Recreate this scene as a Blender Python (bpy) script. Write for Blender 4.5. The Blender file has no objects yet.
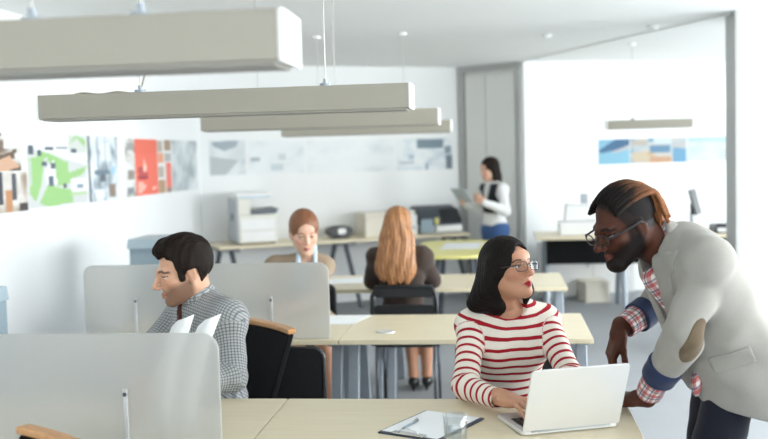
# office scene
import bpy, math, random
import numpy as np
from mathutils import Matrix, Vector

SC = bpy.context.scene
COL = SC.collection
random.seed(7)
V3 = lambda *a: np.array(a, float)
PI = math.pi

# ------------------------------------------------------------------ materials
def lin(r, g, b):
    return tuple(((c / 255) / 12.92 if c / 255 <= .04045 else ((c / 255 + .055) / 1.055) ** 2.4) for c in (r, g, b))

class Mat:
    """small node-tree helper around a Principled BSDF"""
    def __init__(s, name, col=(.8, .8, .8), rough=.5, metal=0., spec=.5, **kw):
        s.m = bpy.data.materials.new(name); s.m.use_nodes = True
        s.nt = s.m.node_tree; s.n = s.nt.nodes; s.l = s.nt.links
        s.p = s.n['Principled BSDF']; s.out = s.n['Material Output']
        s.p.inputs['Base Color'].default_value = (*col, 1); s.p.inputs['Roughness'].default_value = rough
        s.p.inputs['Metallic'].default_value = metal; s.p.inputs['Specular IOR Level'].default_value = spec
        for k, v in kw.items(): s.p.inputs[k.replace('_', ' ')].default_value = v
    def node(s, t, **kw):
        n = s.n.new(t)
        for k, v in kw.items():
            if k in n.inputs: n.inputs[k].default_value = v
            else: setattr(n, k, v)
        return n
    def link(s, a, b): s.l.new(a, b)
    def coord(s, scale=(1, 1, 1), kind='Object'):
        tc = s.node('ShaderNodeTexCoord'); mp = s.node('ShaderNodeMapping')
        mp.inputs['Scale'].default_value = scale; s.link(tc.outputs[kind], mp.inputs['Vector']); return mp.outputs[0]
    def noise(s, vec, scale=5, detail=4, rough=.55):
        n = s.node('ShaderNodeTexNoise'); n.inputs['Scale'].default_value = scale; n.inputs['Detail'].default_value = detail
        n.inputs['Roughness'].default_value = rough
        if vec is not None: s.link(vec, n.inputs['Vector'])
        return n.outputs['Fac']
    def ramp(s, fac, stops, interp='LINEAR'):
        r = s.node('ShaderNodeValToRGB'); r.color_ramp.interpolation = interp; e = r.color_ramp.elements
        while len(e) < len(stops): e.new(.5)
        for i, (p, c) in enumerate(stops): e[i].position = p; e[i].color = (*c, 1)
        s.link(fac, r.inputs['Fac']); return r.outputs['Color']
    def math(s, op, a, b=None, c=None):
        n = s.node('ShaderNodeMath'); n.operation = op
        for i, v in enumerate((a, b, c)):
            if v is None: continue
            if isinstance(v, (int, float)): n.inputs[i].default_value = v
            else: s.link(v, n.inputs[i])
        return n.outputs[0]
    def mix(s, fac, a, b, blend='MIX'):
        n = s.node('ShaderNodeMix'); n.data_type = 'RGBA'; n.blend_type = blend
        for i, v in ((0, fac), (6, a), (7, b)):
            if isinstance(v, (int, float)): n.inputs[i].default_value = v
            elif isinstance(v, tuple): n.inputs[i].default_value = (*v, 1)
            else: s.link(v, n.inputs[i])
        return n.outputs[2]
    def base(s, c): s.link(c, s.p.inputs['Base Color']); return s
    def bump(s, h, strength=.2, dist=.002):
        b = s.node('ShaderNodeBump'); b.inputs['Strength'].default_value = strength; b.inputs['Distance'].default_value = dist
        s.link(h, b.inputs['Height']); s.link(b.outputs[0], s.p.inputs['Normal']); return s
    def attr(s, name='col'):
        a = s.node('ShaderNodeAttribute'); a.attribute_name = name; return a

def plain(name, col, rough=.5, metal=0., var=.06, scale=8, bump=0., spec=.5):
    m = Mat(name, col, rough, metal, spec)
    v = m.coord(); f = m.noise(v, scale, 4)
    lo = tuple(c * (1 - var) for c in col); hi = tuple(min(1, c * (1 + var)) for c in col)
    m.base(m.ramp(f, [(.3, lo), (.7, hi)]))
    if bump: m.bump(m.noise(v, scale * 30, 2), bump, .001)
    return m.m

M = {}
M['wall'] = plain('white_plaster', (.86, .87, .87), .7, var=.012, scale=1.5, bump=.03)
M['ceil'] = plain('ceiling_paint', (.80, .81, .80), .8, var=.01, scale=1.2)
M['column'] = plain('column_paint', (.80, .82, .83), .6, var=.01, scale=1.2)
M['trim'] = plain('grey_trim', lin(176, 177, 175), .5, var=.02)
M['panel'] = plain('partition_panel', lin(224, 225, 221), .5, var=.02, scale=2)
def _floor():
    m = Mat('grey_carpet', (.4, .4, .4), .9, spec=.15)
    v = m.coord(); a = m.noise(v, 220, 3); b = m.noise(v, 1.3, 3)
    c = m.mix(.35, m.ramp(a, [(.3, lin(136, 139, 142)), (.7, lin(178, 181, 184))]), m.ramp(b, [(.3, lin(148, 151, 155)), (.7, lin(166, 169, 173))]))
    m.base(c).bump(a, .35, .003); return m.m
M['floor'] = _floor()
def _wood(name, c0, c1, rough=.38, sc=(1.2, 14, 14)):
    m = Mat(name, c0, rough, spec=.4)
    v = m.coord(sc); f = m.noise(v, 3.5, 5, .6); g = m.noise(m.coord((2, 90, 90)), 2, 2)
    m.base(m.mix(.25, m.ramp(f, [(.3, c0), (.7, c1)]), m.ramp(g, [(.35, c0), (.65, c1)]))); return m.m
M['maple'] = _wood('pale_maple_laminate', lin(216, 203, 172), lin(226, 214, 186))
M['maple_edge'] = _wood('pale_maple_edge', lin(220, 208, 178), lin(232, 222, 196))
M['oak'] = _wood('honey_oak', lin(176, 122, 74), lin(208, 158, 104), .35, (6, 30, 30))
M['yellow'] = plain('yellow_table_laminate', lin(232, 224, 140), .4, var=.04, scale=3)
M['steel'] = plain('grey_steel', lin(150, 158, 166), .38, .55, var=.04)
M['darksteel'] = plain('dark_steel', lin(78, 84, 92), .4, .4, var=.05)
M['chrome'] = plain('chrome', (.78, .8, .82), .16, 1., var=.02)
M['alu'] = plain('aluminium', lin(216, 216, 214), .36, .35, var=.02, scale=5)
M['blackfab'] = plain('black_fabric', (.006, .006, .007), .85, var=.3, scale=60, bump=.25, spec=.15)
M['blackmesh'] = plain('black_mesh', (.012, .012, .013), .6, var=.3, scale=120, bump=.2, spec=.25)
M['blackplastic'] = plain('black_plastic', (.012, .013, .015), .35, var=.1)
M['fixture'] = plain('fixture_side_enamel', lin(156, 151, 138), .45, var=.015, scale=2)
M['white'] = plain('white_plastic', (.84, .84, .83), .4, var=.02)
M['offwhite'] = plain('warm_white_plastic', lin(228, 226, 216), .45, var=.02)
M['greyplastic'] = plain('grey_plastic', lin(176, 182, 188), .45, var=.03)
M['paper'] = plain('paper', (.86, .87, .88), .8, var=.015, scale=4)
M['bluegrey'] = plain('blue_grey_enamel', lin(150, 168, 178), .5, var=.03, scale=4)
M['bluegrey2'] = plain('blue_grey_lid', lin(168, 186, 196), .45, var=.03, scale=4)
M['navyboard'] = plain('dark_navy_board', lin(52, 62, 78), .5, var=.08)
M['cable'] = plain('cable_sheath', lin(170, 165, 150), .5)
M['cardboard'] = plain('cream_cardboard', lin(226, 220, 206), .7, var=.03)
M['wire'] = plain('steel_wire', lin(185, 186, 182), .4, .6)
def _frost():
    m = Mat('frosted_acrylic', lin(232, 232, 228), .55, spec=.35)
    g = m.node('ShaderNodeBsdfGlass'); g.inputs['Roughness'].default_value = .42; g.inputs['IOR'].default_value = 1.12; g.inputs['Color'].default_value = (.97, .97, .96, 1)
    tr = m.node('ShaderNodeBsdfTranslucent'); tr.inputs['Color'].default_value = (.92, .92, .90, 1)
    a = m.node('ShaderNodeMixShader'); f = m.noise(m.coord(), 2, 3); m.link(m.ramp(f, [(.3, (.5,) * 3), (.7, (.54,) * 3)]), a.inputs[0]); m.link(m.p.outputs[0], a.inputs[1]); m.link(tr.outputs[0], a.inputs[2])
    b = m.node('ShaderNodeMixShader'); b.inputs[0].default_value = .52; m.link(a.outputs[0], b.inputs[1]); m.link(g.outputs[0], b.inputs[2]); m.link(b.outputs[0], m.out.inputs[0]); return m.m
M['frost'] = _frost()
def _glass(name, tint=(1, 1, 1), fac=.12, edge=.5):
    m = Mat(name); t = m.node('ShaderNodeBsdfTransparent'); t.inputs[0].default_value = (*tint, 1)
    gl = m.node('ShaderNodeBsdfGlossy'); gl.inputs['Roughness'].default_value = .03
    fr = m.node('ShaderNodeLayerWeight'); fr.inputs['Blend'].default_value = .25
    k = m.math('MULTIPLY_ADD', fr.outputs['Facing'], edge, fac)
    mx = m.node('ShaderNodeMixShader'); m.link(k, mx.inputs[0]); m.link(t.outputs[0], mx.inputs[1]); m.link(gl.outputs[0], mx.inputs[2]); m.link(mx.outputs[0], m.out.inputs[0]); return m.m
M['lens'] = _glass('spectacle_lens', (.93, .95, .96), .015, .05)
M['pane'] = _glass('window_glass', (.97, .98, .98), .03)
M['tumbler'] = _glass('drinking_glass', (.90, .92, .93), .09, .6)
M['water'] = _glass('water', (.93, .955, .965), .02, .2)
def _skin(name, rough=.5, sss=.08, sp=.35):
    m = Mat(name, (.6, .4, .3), rough, spec=sp)
    a = m.attr('col'); n = m.noise(m.coord(), 160, 3); 
    m.base(m.mix(1, a.outputs['Color'], m.ramp(n, [(.3, (.93,) * 3), (.7, (1.05,) * 3)]), 'MULTIPLY'))
    m.p.inputs['Subsurface Weight'].default_value = sss; m.p.inputs['Subsurface Scale'].default_value = .006
    m.bump(n, .06, .001); return m.m
M['skin'] = _skin('skin')
M['skin_dark'] = _skin('deep_brown_skin', .55, .02, .18)
def _hair(name, c0, c1, rough=.42, use_attr=False, spec=.4):
    m = Mat(name, c0, rough, spec=spec)
    a = m.attr('wv'); mp = m.node('ShaderNodeMapping'); mp.inputs['Scale'].default_value = (1, 1, .04)
    m.link(a.outputs['Vector'], mp.inputs['Vector']); f = m.noise(mp.outputs[0], 240, 3, .6)
    c = m.ramp(f, [(.3, c0), (.7, c1)])
    if use_attr: c = m.mix(1, m.attr('col').outputs['Color'], m.ramp(f, [(.25, (.55,) * 3), (.75, (1.3,) * 3)]), 'MULTIPLY')
    m.base(c).bump(f, .5, .003); return m.m
M['hair_black'] = _hair('black_hair', (.0035, .0022, .002), (.010, .0065, .0055), .52, spec=.14)
M['hair_dark'] = _hair('dark_brown_hair', (.005, .0032, .0026), (.02, .012, .009), .6, spec=.12)
M['hair_auburn'] = _hair('auburn_hair', lin(96, 58, 38), lin(146, 96, 64), .45)
M['hair_light'] = _hair('light_brown_hair', lin(112, 70, 40), lin(196, 142, 96), .42)
M['hair_dread'] = _hair('dreadlocks', (.02, .01, .01), (.1, .06, .03), .75, True, .2)
def cloth(name, col, var=.1, rough=.85, sc=450, bump=.25):
    m = Mat(name, col, rough, spec=.2); v = m.coord(); f = m.noise(v, sc, 2); g = m.noise(v, 12, 3)
    m.base(m.mix(.5, m.ramp(f, [(.25, tuple(c * (1 - var) for c in col)), (.75, tuple(min(1, c * (1 + var)) for c in col))]),
                 m.ramp(g, [(.25, tuple(c * (1 - var * .5) for c in col)), (.75, tuple(min(1, c * (1 + var * .5)) for c in col))])))
    m.bump(f, bump, .001); m.p.inputs['Sheen Weight'].default_value = .15; return m.m
M['jacket'] = cloth('light_grey_wool', lin(150, 147, 140), .14)
M['patch'] = cloth('taupe_suede', lin(98, 84, 66), .1)
M['denim_cuff'] = cloth('blue_denim_lining', lin(38, 48, 76), .25)
M['jeans'] = cloth('dark_navy_denim', lin(20, 23, 34), .3)
M['bluejeans'] = cloth('blue_denim', lin(62, 92, 138), .2)
M['tan'] = cloth('tan_tweed', lin(150, 132, 112), .15)
M['brownjacket'] = cloth('dark_brown_wool', lin(62, 50, 44), .2)
M['darktrouser'] = cloth('charcoal_trouser', lin(40, 42, 46), .2)
M['blackskirt'] = cloth('black_skirt', lin(22, 22, 24), .2)
M['lightblue'] = cloth('light_blue_shirt', lin(190, 214, 228), .06)
M['whiteknit'] = cloth('white_knit', lin(226, 226, 226), .05)
M['vest'] = cloth('dark_vest', lin(36, 40, 48), .2)
M['tie'] = cloth('russet_tie', lin(84, 48, 42), .2)
M['shoe'] = plain('black_leather', (.01, .01, .01), .3)
M['tan_shoe'] = plain('brown_leather', lin(90, 60, 40), .4)
def _stripe():
    m = Mat('red_striped_jersey', (.8, .78, .74), .85, spec=.2)
    s = m.node('ShaderNodeSeparateXYZ'); m.link(m.attr('wv').outputs['Vector'], s.inputs[0])
    w = m.math('MULTIPLY', m.math('SUBTRACT', m.noise(m.coord(), 9, 2), .5), .012)
    f = m.math('FRACT', m.math('DIVIDE', m.math('ADD', s.outputs['Z'], w), .0345))
    c = m.ramp(f, [(0, lin(228, 220, 208)), (.64, lin(158, 26, 40)), (.97, lin(228, 220, 208))], 'CONSTANT')
    v = m.coord(); n = m.noise(v, 500, 2)
    m.base(m.mix(1, c, m.ramp(n, [(.3, (.9,) * 3), (.7, (1.05,) * 3)]), 'MULTIPLY')).bump(n, .2, .001); return m.m
M['stripe'] = _stripe()
def _plaid(name, base, lines, soft=1):
    """woven check: lines = [(period, width fraction, colour, phase)] in both directions"""
    m = Mat(name, base, .85, spec=.2)
    s = m.node('ShaderNodeSeparateXYZ'); m.link(m.attr('wv').outputs['Vector'], s.inputs[0])
    c = base
    for per, wf, col, ph in lines:
        for ax in 'XZ':
            f = m.math('FRACT', m.math('ADD', m.math('DIVIDE', s.outputs[ax], per), ph))
            k = m.math('MULTIPLY', m.math('LESS_THAN', f, wf), .62)
            c = m.mix(k, c, col)
    n = m.noise(m.coord(), 500, 2)
    m.base(m.mix(1, c, m.ramp(n, [(.3, (.9,) * 3), (.7, (1.05,) * 3)]), 'MULTIPLY')).bump(n, .2, .001); return m.m
M['check'] = _plaid('grey_checked_cotton', lin(176, 178, 178), [(.0112, .34, lin(84, 88, 94), 0)])
M['tartan'] = _plaid('red_white_blue_tartan', lin(226, 220, 214), [(.034, .36, lin(170, 24, 36), 0), (.034, .2, lin(44, 60, 96), .55)])

# ------------------------------------------------------------------ objects
ORG = {}
def tag(o, label=None, cat=None, group=None, kind=None):
    for k, v in (('label', label), ('category', cat), ('group', group), ('kind', kind)):
        if v: o[k] = v
    return o
def thing(name, label, cat, loc=(0, 0, 0), rz=0., group=None):
    o = bpy.data.objects.new(name, None); COL.objects.link(o); o.empty_display_size = .1
    o.location = loc; o.rotation_euler = (0, 0, rz); ORG[o.name] = V3(*loc)
    return tag(o, label, cat, group)
def link(name, V, F, mat, parent=None, smooth=False, world=False, attrs=None, bevel=0., seg=2, mats=None, fm=None):
    V = np.asarray(V, float)
    r = parent
    while r is not None and r.parent is not None: r = r.parent
    if world and r is not None: V = V - ORG[r.name]
    me = bpy.data.meshes.new(name); me.from_pydata(V.tolist(), [], [tuple(int(i) for i in f) for f in F])
    for mm in (mats or [mat]): me.materials.append(mm)
    if fm is not None: me.polygons.foreach_set('material_index', np.asarray(fm, 'i'))
    me.validate(); me.update()
    if attrs:
        for k, a in attrs.items():
            a = np.asarray(a, 'f')
            if k == 'col':
                at = me.attributes.new('col', 'FLOAT_COLOR', 'POINT'); c = np.ones((len(V), 4), 'f'); c[:, :3] = a; at.data.foreach_set('color', c.ravel())
            else:
                at = me.attributes.new(k, 'FLOAT_VECTOR', 'POINT'); at.data.foreach_set('vector', a.ravel())
    if smooth: me.polygons.foreach_set('use_smooth', [True] * len(me.polygons))
    o = bpy.data.objects.new(name, me); COL.objects.link(o); o.parent = parent
    if bevel:
        b = o.modifiers.new('bevel', 'BEVEL'); b.width = bevel; b.segments = seg; b.limit_method = 'ANGLE'; b.angle_limit = .6
        if not smooth:
            me.polygons.foreach_set('use_smooth', [True] * len(me.polygons)); b.harden_normals = True
    return o

class MB:
    def __init__(s): s.V = []; s.F = []
    def add(s, V, F):
        n = len(s.V); s.V += [tuple(map(float, v)) for v in V]; s.F += [tuple(i + n for i in f) for f in F]; return s
    def box(s, c, d, R=None):
        c = V3(*c); h = V3(*d) / 2
        P = [V3(x, y, z) * h for x in (-1, 1) for y in (-1, 1) for z in (-1, 1)]
        if R is not None: P = [R @ p for p in P]
        return s.add([c + p for p in P], [(0, 1, 3, 2), (4, 6, 7, 5), (0, 4, 5, 1), (2, 3, 7, 6), (0, 2, 6, 4), (1, 5, 7, 3)])
    def span(s, a, b): a = V3(*a); b = V3(*b); return s.box((a + b) / 2, abs(b - a))
    def prism(s, poly, axis, lo, hi):
        """poly: 2-D outline extruded along axis 0/1/2 (other two axes in order)"""
        n = len(poly); o = [i for i in range(3) if i != axis]; P = []
        for t in (lo, hi):
            for p in poly:
                q = [0, 0, 0]; q[axis] = t; q[o[0]] = p[0]; q[o[1]] = p[1]; P.append(q)
        F = [tuple(range(n))[::-1], tuple(range(n, 2 * n))] + [(i, (i + 1) % n, n + (i + 1) % n, n + i) for i in range(n)]
        if axis == 1: F = [f[::-1] for f in F]
        return s.add(P, F)
    def tube(s, pts, r, n=8, closed=False, flat=1.):
        pts = [V3(*p) for p in pts]; m = len(pts); rr = r if hasattr(r, '__len__') else [r] * m
        V = []; F = []; up = None
        for i, p in enumerate(pts):
            a = pts[(i - 1) % m] if closed or i > 0 else p; b = pts[(i + 1) % m] if closed or i < m - 1 else p
            t = b - a; t = t / (np.linalg.norm(t) + 1e-12)
            if up is None:
                up = V3(0, 0, 1) if abs(t[2]) < .9 else V3(1, 0, 0)
            u = up - t * up.dot(t); u /= np.linalg.norm(u) + 1e-12; w = np.cross(t, u); up = u
            for k in range(n):
                an = 2 * PI * k / n; V.append(p + rr[i] * (u * math.cos(an) + w * math.sin(an) * flat))
        for i in range(m if closed else m - 1):
            j = (i + 1) % m
            for k in range(n): F.append((i * n + k, i * n + (k + 1) % n, j * n + (k + 1) % n, j * n + k))
        if not closed: F.append(tuple(range(n))[::-1]); F.append(tuple((m - 1) * n + k for k in range(n)))
        return s.add(V, F)
    def cyl(s, c, r, h, n=24, r2=None):
        return s.tube([V3(*c), V3(*c) + V3(0, 0, h)], [r, r if r2 is None else r2], n)
    def lathe(s, prof, c=(0, 0, 0), n=32):
        V = []; F = []; c = V3(*c); m = len(prof)
        for r, z in prof:
            for k in range(n): a = 2 * PI * k / n; V.append(c + V3(r * math.cos(a), r * math.sin(a), z))
        for i in range(m - 1):
            for k in range(n): F.append((i * n + k, i * n + (k + 1) % n, (i + 1) * n + (k + 1) % n, (i + 1) * n + k))
        F.append(tuple(range(n))[::-1]); F.append(tuple((m - 1) * n + k for k in range(n)))
        return s.add(V, F)
    def make(s, name, mat, parent=None, **kw): return link(name, s.V, s.F, mat, parent, **kw)
def rotz(a): c, s = math.cos(a), math.sin(a); return np.array([[c, -s, 0], [s, c, 0], [0, 0, 1.]])
def rotx(a): c, s = math.cos(a), math.sin(a); return np.array([[1, 0, 0], [0, c, -s], [0, s, c]])
def roty(a): c, s = math.cos(a), math.sin(a); return np.array([[c, 0, s], [0, 1, 0], [-s, 0, c]])
def copy_tree(o, parent=None):
    c = o.copy(); COL.objects.link(c); c.parent = parent
    for ch in list(o.children): copy_tree(ch, c)
    return c
def rrect(x0, x1, z0, z1, r, n=6, corners=(1, 1, 1, 1)):
    """rounded rectangle outline (counter-clockwise), corners: bl br tr tl"""
    P = []
    for (cx, cz, a0, on) in ((x0, z0, PI, corners[0]), (x1, z0, 1.5 * PI, corners[1]), (x1, z1, 0, corners[2]), (x0, z1, .5 * PI, corners[3])):
        if not on: P.append((cx, cz)); continue
        ox = cx + (r if cx == x0 else -r); oz = cz + (r if cz == z0 else -r)
        for i in range(n + 1): a = a0 + .5 * PI * i / n; P.append((ox + r * math.cos(a), oz + r * math.sin(a)))
    return P

# ------------------------------------------------------------------ signed-distance modelling
def nrm(v): v = np.asarray(v, float); return v / np.linalg.norm(v)
def rc(a, b, ra, rb=None):
    a = V3(*a); b = V3(*b); rb = ra if rb is None else rb; ab = b - a; L = ab.dot(ab) + 1e-12
    def f(P):
        t = np.clip((P - a) @ ab / L, 0, 1); q = P - a - t[:, None] * ab
        return np.sqrt((q * q).sum(1)) - (ra + (rb - ra) * t)
    return f
def ell(c, r, R=None):
    c = V3(*c); r = V3(*r)
    def f(P):
        q = P - c
        if R is not None: q = q @ R
        k0 = np.sqrt(((q / r) ** 2).sum(1)); k1 = np.sqrt(((q / (r * r)) ** 2).sum(1)) + 1e-9
        return k0 * (k0 - 1) / k1
    return f
def rbox(c, h, rad, R=None):
    c = V3(*c); h = V3(*h) - rad
    def f(P):
        q = P - c
        if R is not None: q = q @ R
        q = np.abs(q) - h
        return np.sqrt((np.maximum(q, 0) ** 2).sum(1)) + np.minimum(q.max(1), 0) - rad
    return f
def plane(p, n):
    p = V3(*p); n = nrm(n); return lambda P: (P - p) @ n      # negative on the side n points away from
def smin(a, b, k):
    h = np.maximum(k - np.abs(a - b), 0) / k; return np.minimum(a, b) - h * h * k * .25
def un(k, *fs):
    def f(P):
        d = fs[0](P)
        for g in fs[1:]: d = smin(d, g(P), k)
        return d
    return f
def sub(f, g, k=.004): return lambda P: -smin(-f(P), g(P), k)
def isc(f, g, k=.003): return lambda P: -smin(-f(P), -g(P), k)
def off(f, t): return lambda P: f(P) - t
def disp(f, g): return lambda P: f(P) + g(P)
def wrinkle(amp, freq, seed=0, ax=None):
    rs = np.random.RandomState(seed); D = rs.normal(size=(5, 3)); D /= np.linalg.norm(D, axis=1)[:, None]; ph = rs.rand(5) * 6.28
    if ax is not None: D = D * .45 + nrm(ax); D /= np.linalg.norm(D, axis=1)[:, None]
    fr = freq * (.7 + .8 * rs.rand(5))
    def g(P):
        w = .25 / freq * np.sin(P[:, [1, 2, 0]] * freq * .6 + ph[:3]); Q = P + w * 2
        return amp * np.sin(Q @ D.T * fr + ph).sum(1) / 2.2
    return g
def local(f, O, R):
    """field given in a local frame (columns of R = local axes in world)"""
    O = V3(*O); return lambda P: f((P - O) @ R)

def meshify(f, lo, hi, h, smooth=1):
    lo = V3(*lo) - 3 * h; hi = V3(*hi) + 3 * h; B = 5
    nb = np.ceil((hi - lo) / (h * B)).astype(int) + 1; n = nb * B + 1
    ax = [lo[i] + h * B * (np.arange(nb[i]) + .5) for i in range(3)]
    G = np.stack(np.meshgrid(*ax, indexing='ij'), -1).reshape(-1, 3)
    dc = f(G).reshape(nb)
    act = np.abs(dc) < h * B * 1.9 + .004
    D = np.where(dc > 0, 1., -1.).astype('f')
    D = np.repeat(np.repeat(np.repeat(D, B, 0), B, 1), B, 2); D = np.pad(D, ((0, 1),) * 3, mode='edge')
    need = np.zeros(n, bool); A = np.repeat(np.repeat(np.repeat(act, B, 0), B, 1), B, 2)
    for d in np.ndindex(2, 2, 2): need[d[0]:d[0] + A.shape[0], d[1]:d[1] + A.shape[1], d[2]:d[2] + A.shape[2]] |= A
    idx = np.argwhere(need)
    for s in range(0, len(idx), 400000):
        I = idx[s:s + 400000]; D[I[:, 0], I[:, 1], I[:, 2]] = f(lo + I * h)
    S = D < 0; cs = tuple(k - 1 for k in n)
    cnt = np.zeros(cs, 'i'); 
    for d in np.ndindex(2, 2, 2): cnt += S[d[0]:d[0] + cs[0], d[1]:d[1] + cs[1], d[2]:d[2] + cs[2]]
    cell = np.argwhere((cnt > 0) & (cnt < 8)); vid = -np.ones(cs, 'i'); vid[tuple(cell.T)] = np.arange(len(cell))
    acc = np.zeros((len(cell), 3)); num = np.zeros(len(cell))
    cor = list(np.ndindex(2, 2, 2))
    for a in cor:
        for k in range(3):
            if a[k]: continue
            b = list(a); b[k] = 1
            da = D[cell[:, 0] + a[0], cell[:, 1] + a[1], cell[:, 2] + a[2]]; db = D[cell[:, 0] + b[0], cell[:, 1] + b[1], cell[:, 2] + b[2]]
            m = (da < 0) != (db < 0); t = np.where(m, da / (da - db + 1e-20), 0)
            p = np.tile(np.array(a, float), (len(cell), 1)); p[:, k] += t
            acc += p * m[:, None]; num += m
    V = lo + (cell + acc / num[:, None]) * h
    F = []
    for k in range(3):
        u, v = [(1, 2), (2, 0), (0, 1)][k]
        sl0 = [slice(None)] * 3; sl1 = [slice(None)] * 3; sl0[k] = slice(0, -1); sl1[k] = slice(1, None)
        a = S[tuple(sl0)]; b = S[tuple(sl1)]; E = np.argwhere(a != b)
        E = E[(E[:, u] > 0) & (E[:, v] > 0) & (E[:, u] < n[u] - 1) & (E[:, v] < n[v] - 1)]
        def at(du, dv):
            q = E.copy(); q[:, u] += du; q[:, v] += dv; return vid[q[:, 0], q[:, 1], q[:, 2]]
        Q = np.stack([at(-1, -1), at(0, -1), at(0, 0), at(-1, 0)], 1)
        fl = ~a[tuple(E.T)]; Q[fl] = Q[fl][:, ::-1]; F.append(Q)
    F = np.concatenate(F)
    F = F[(F >= 0).all(1)]
    for _ in range(smooth):
        s = np.zeros_like(V); c = np.zeros(len(V))
        for i in range(4):
            a, b = F[:, i], F[:, (i + 1) % 4]
            np.add.at(s, a, V[b]); np.add.at(c, a, 1)
        V = V * .4 + .6 * s / np.maximum(c, 1)[:, None]
    return V, F
def join(*parts):
    """join (V, F, attr...) tuples"""
    V = np.concatenate([p[0] for p in parts]); F = []; o = 0
    for p in parts: F += [tuple(int(i) + o for i in f) for f in p[1]]; o += len(p[0])
    A = [np.concatenate([p[k] for p in parts]) for k in range(2, len(parts[0]))]
    return (V, F, *A)

# ================================================================== the room
CEIL = 2.58
def struct(name, mb, mat, **kw): return tag(mb.make(name, mat, **kw), kind='structure')
XL, XR, YB, YF = -3.09, 4.7, -2.7, 13.4
struct('floor', MB().span((XL - .12, YB - .12, -.1), (XR + .12, YF, 0)), M['floor'])
struct('ceiling', MB().span((XL - .12, YB - .12, CEIL), (XR + .12, YF, CEIL + .12)), M['ceil'])
struct('wall_left', MB().span((XL - .12, YB, 0), (XL, 10.3, CEIL)), M['wall'])
A27 = math.atan(.51)
def wallpoly(a, b, th):
    a = V3(*a); b = V3(*b); n = nrm(b - a); n = V3(-n[1], n[0]) * th
    return [tuple(a), tuple(b), tuple(b + n), tuple(a + n)]
struct('wall_back', MB().prism(wallpoly((XL, 10.15), (-.42, 10.15 + .51 * 2.67), .12), 2, 0, CEIL), M['wall'])
struct('wall_far', MB().prism(wallpoly((.28, 11.0), (XR, 11.0 + .42 * 4.42), .12), 2, 0, CEIL), M['wall'])
PA, PB = V3(-.42, 11.51), V3(.27, 11.02)
struct('wall_partition', MB().prism(wallpoly(PA, PB, .1), 2, 0, CEIL), M['panel'])
pd = nrm(PB - PA); pn = V3(pd[1], -pd[0])      # towards the room
pR = np.array([[pd[0], -pd[1], 0], [pd[1], pd[0], 0], [0, 0, 1.]])
def onp(s, z, t=.02): p = PA + pd * s + pn * t; return V3(p[0], p[1], z)
PL = np.linalg.norm(PB - PA)
struct('trim_1', MB().box(onp(.035, CEIL / 2), (.07, .05, CEIL), pR), M['trim'])
struct('trim_2', MB().box(onp(PL - .03, CEIL / 2), (.06, .05, CEIL), pR), M['trim'])
struct('trim_3', MB().box(onp(PL / 2, CEIL - .035), (PL, .045, .07), pR), M['trim'])
dr = thing('door_1', None, None, onp(PL * .5, 0, .015)); dr['kind'] = 'structure'
del_mat = M['panel']
for s0, s1 in ((.09, PL * .43), (PL * .43 + .012, PL - .08)):
    MB().box(onp((s0 + s1) / 2, 1.25, .018), (s1 - s0, .03, 2.44), pR).make('door_leaf', M['panel'], dr, world=True, bevel=.004)
h_ = MB(); h_.box(onp(PL * .43 + .05, 1.05, .045), (.02, .025, .16), pR); h_.make('door_handle', M['steel'], dr, world=True, bevel=.004)
# nib pillar at the right and the shallow ceiling track between it and the partition
struct('wall_right_nib', MB().span((1.745, 7.55, 0), (2.55, 7.85, CEIL)), M['column'])
struct('trim_4', MB().span((1.715, 7.54, 0), (1.745, 7.86, CEIL)), M['trim'])
struct('trim_5', MB().prism(wallpoly((1.745, 7.7), (.27, 11.02), .05), 2, CEIL - .012, CEIL), M['ceil'])
# right wall and rear wall with daylight windows (outside the frame)
def window_wall(name, fixed, axis, spans, lo, hi, z0=.75, z1=2.4):
    mb = MB()
    def bx(a, b, za, zb):
        if axis == 'x': mb.span((fixed, a, za), (fixed + .12, b, zb))
        else: mb.span((a, fixed - .12, za), (b, fixed, zb))
    bx(lo, hi, 0, z0); bx(lo, hi, z1, CEIL); c = lo
    for a, b in spans: bx(c, a, z0, z1); c = b
    bx(c, hi, z0, z1); struct(name, mb, M['wall'])
WIN = []
def window(n, fixed, axis, a, b, z0=.75, z1=2.4):
    o = thing('window_%d' % n, None, None, ((fixed + .06, (a + b) / 2, z0) if axis == 'x' else ((a + b) / 2, fixed - .06, z0))); o['kind'] = 'structure'
    f = MB(); m_ = (a + b) / 2
    def bx(p, q, za, zb, th):
        if axis == 'x': return MB().span((fixed + .06 - th, p, za), (fixed + .06 + th, q, zb))
        return MB().span((p, fixed - .06 - th, za), (q, fixed - .06 + th, zb))
    for p, q, za, zb in ((a, b, z0, z0 + .05), (a, b, z1 - .05, z1), (a, a + .05, z0, z1), (b - .05, b, z0, z1), (m_ - .025, m_ + .025, z0, z1)):
        g = bx(p, q, za, zb, .03); f.add(g.V, g.F)
    f.make('window_frame', M['white'], o, world=True)
    bx(a + .05, b - .05, z0 + .05, z1 - .05, .004).make('pane', M['pane'], o, world=True)
    WIN.append((fixed, axis, a, b, z0, z1))
RS = [(-2.2, -.1), (.3, 2.4), (2.8, 4.9), (5.3, 7.4), (7.9, 10.0), (10.3, 12.3)]
BS = [(-2.7, -.7), (-.3, 1.7), (2.1, 4.1)]
window_wall('wall_right', XR, 'x', RS, YB, YF)
window_wall('wall_front', YB, 'y', BS, XL, XR)
for i, (a, b) in enumerate(RS): window(i + 1, XR, 'x', a, b)
for i, (a, b) in enumerate(BS): window(i + 7, YB, 'y', a, b)
struct('baseboard_left', MB().span((XL, YB, 0), (XL + .015, 10.15, .09)), M['trim'])

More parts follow.
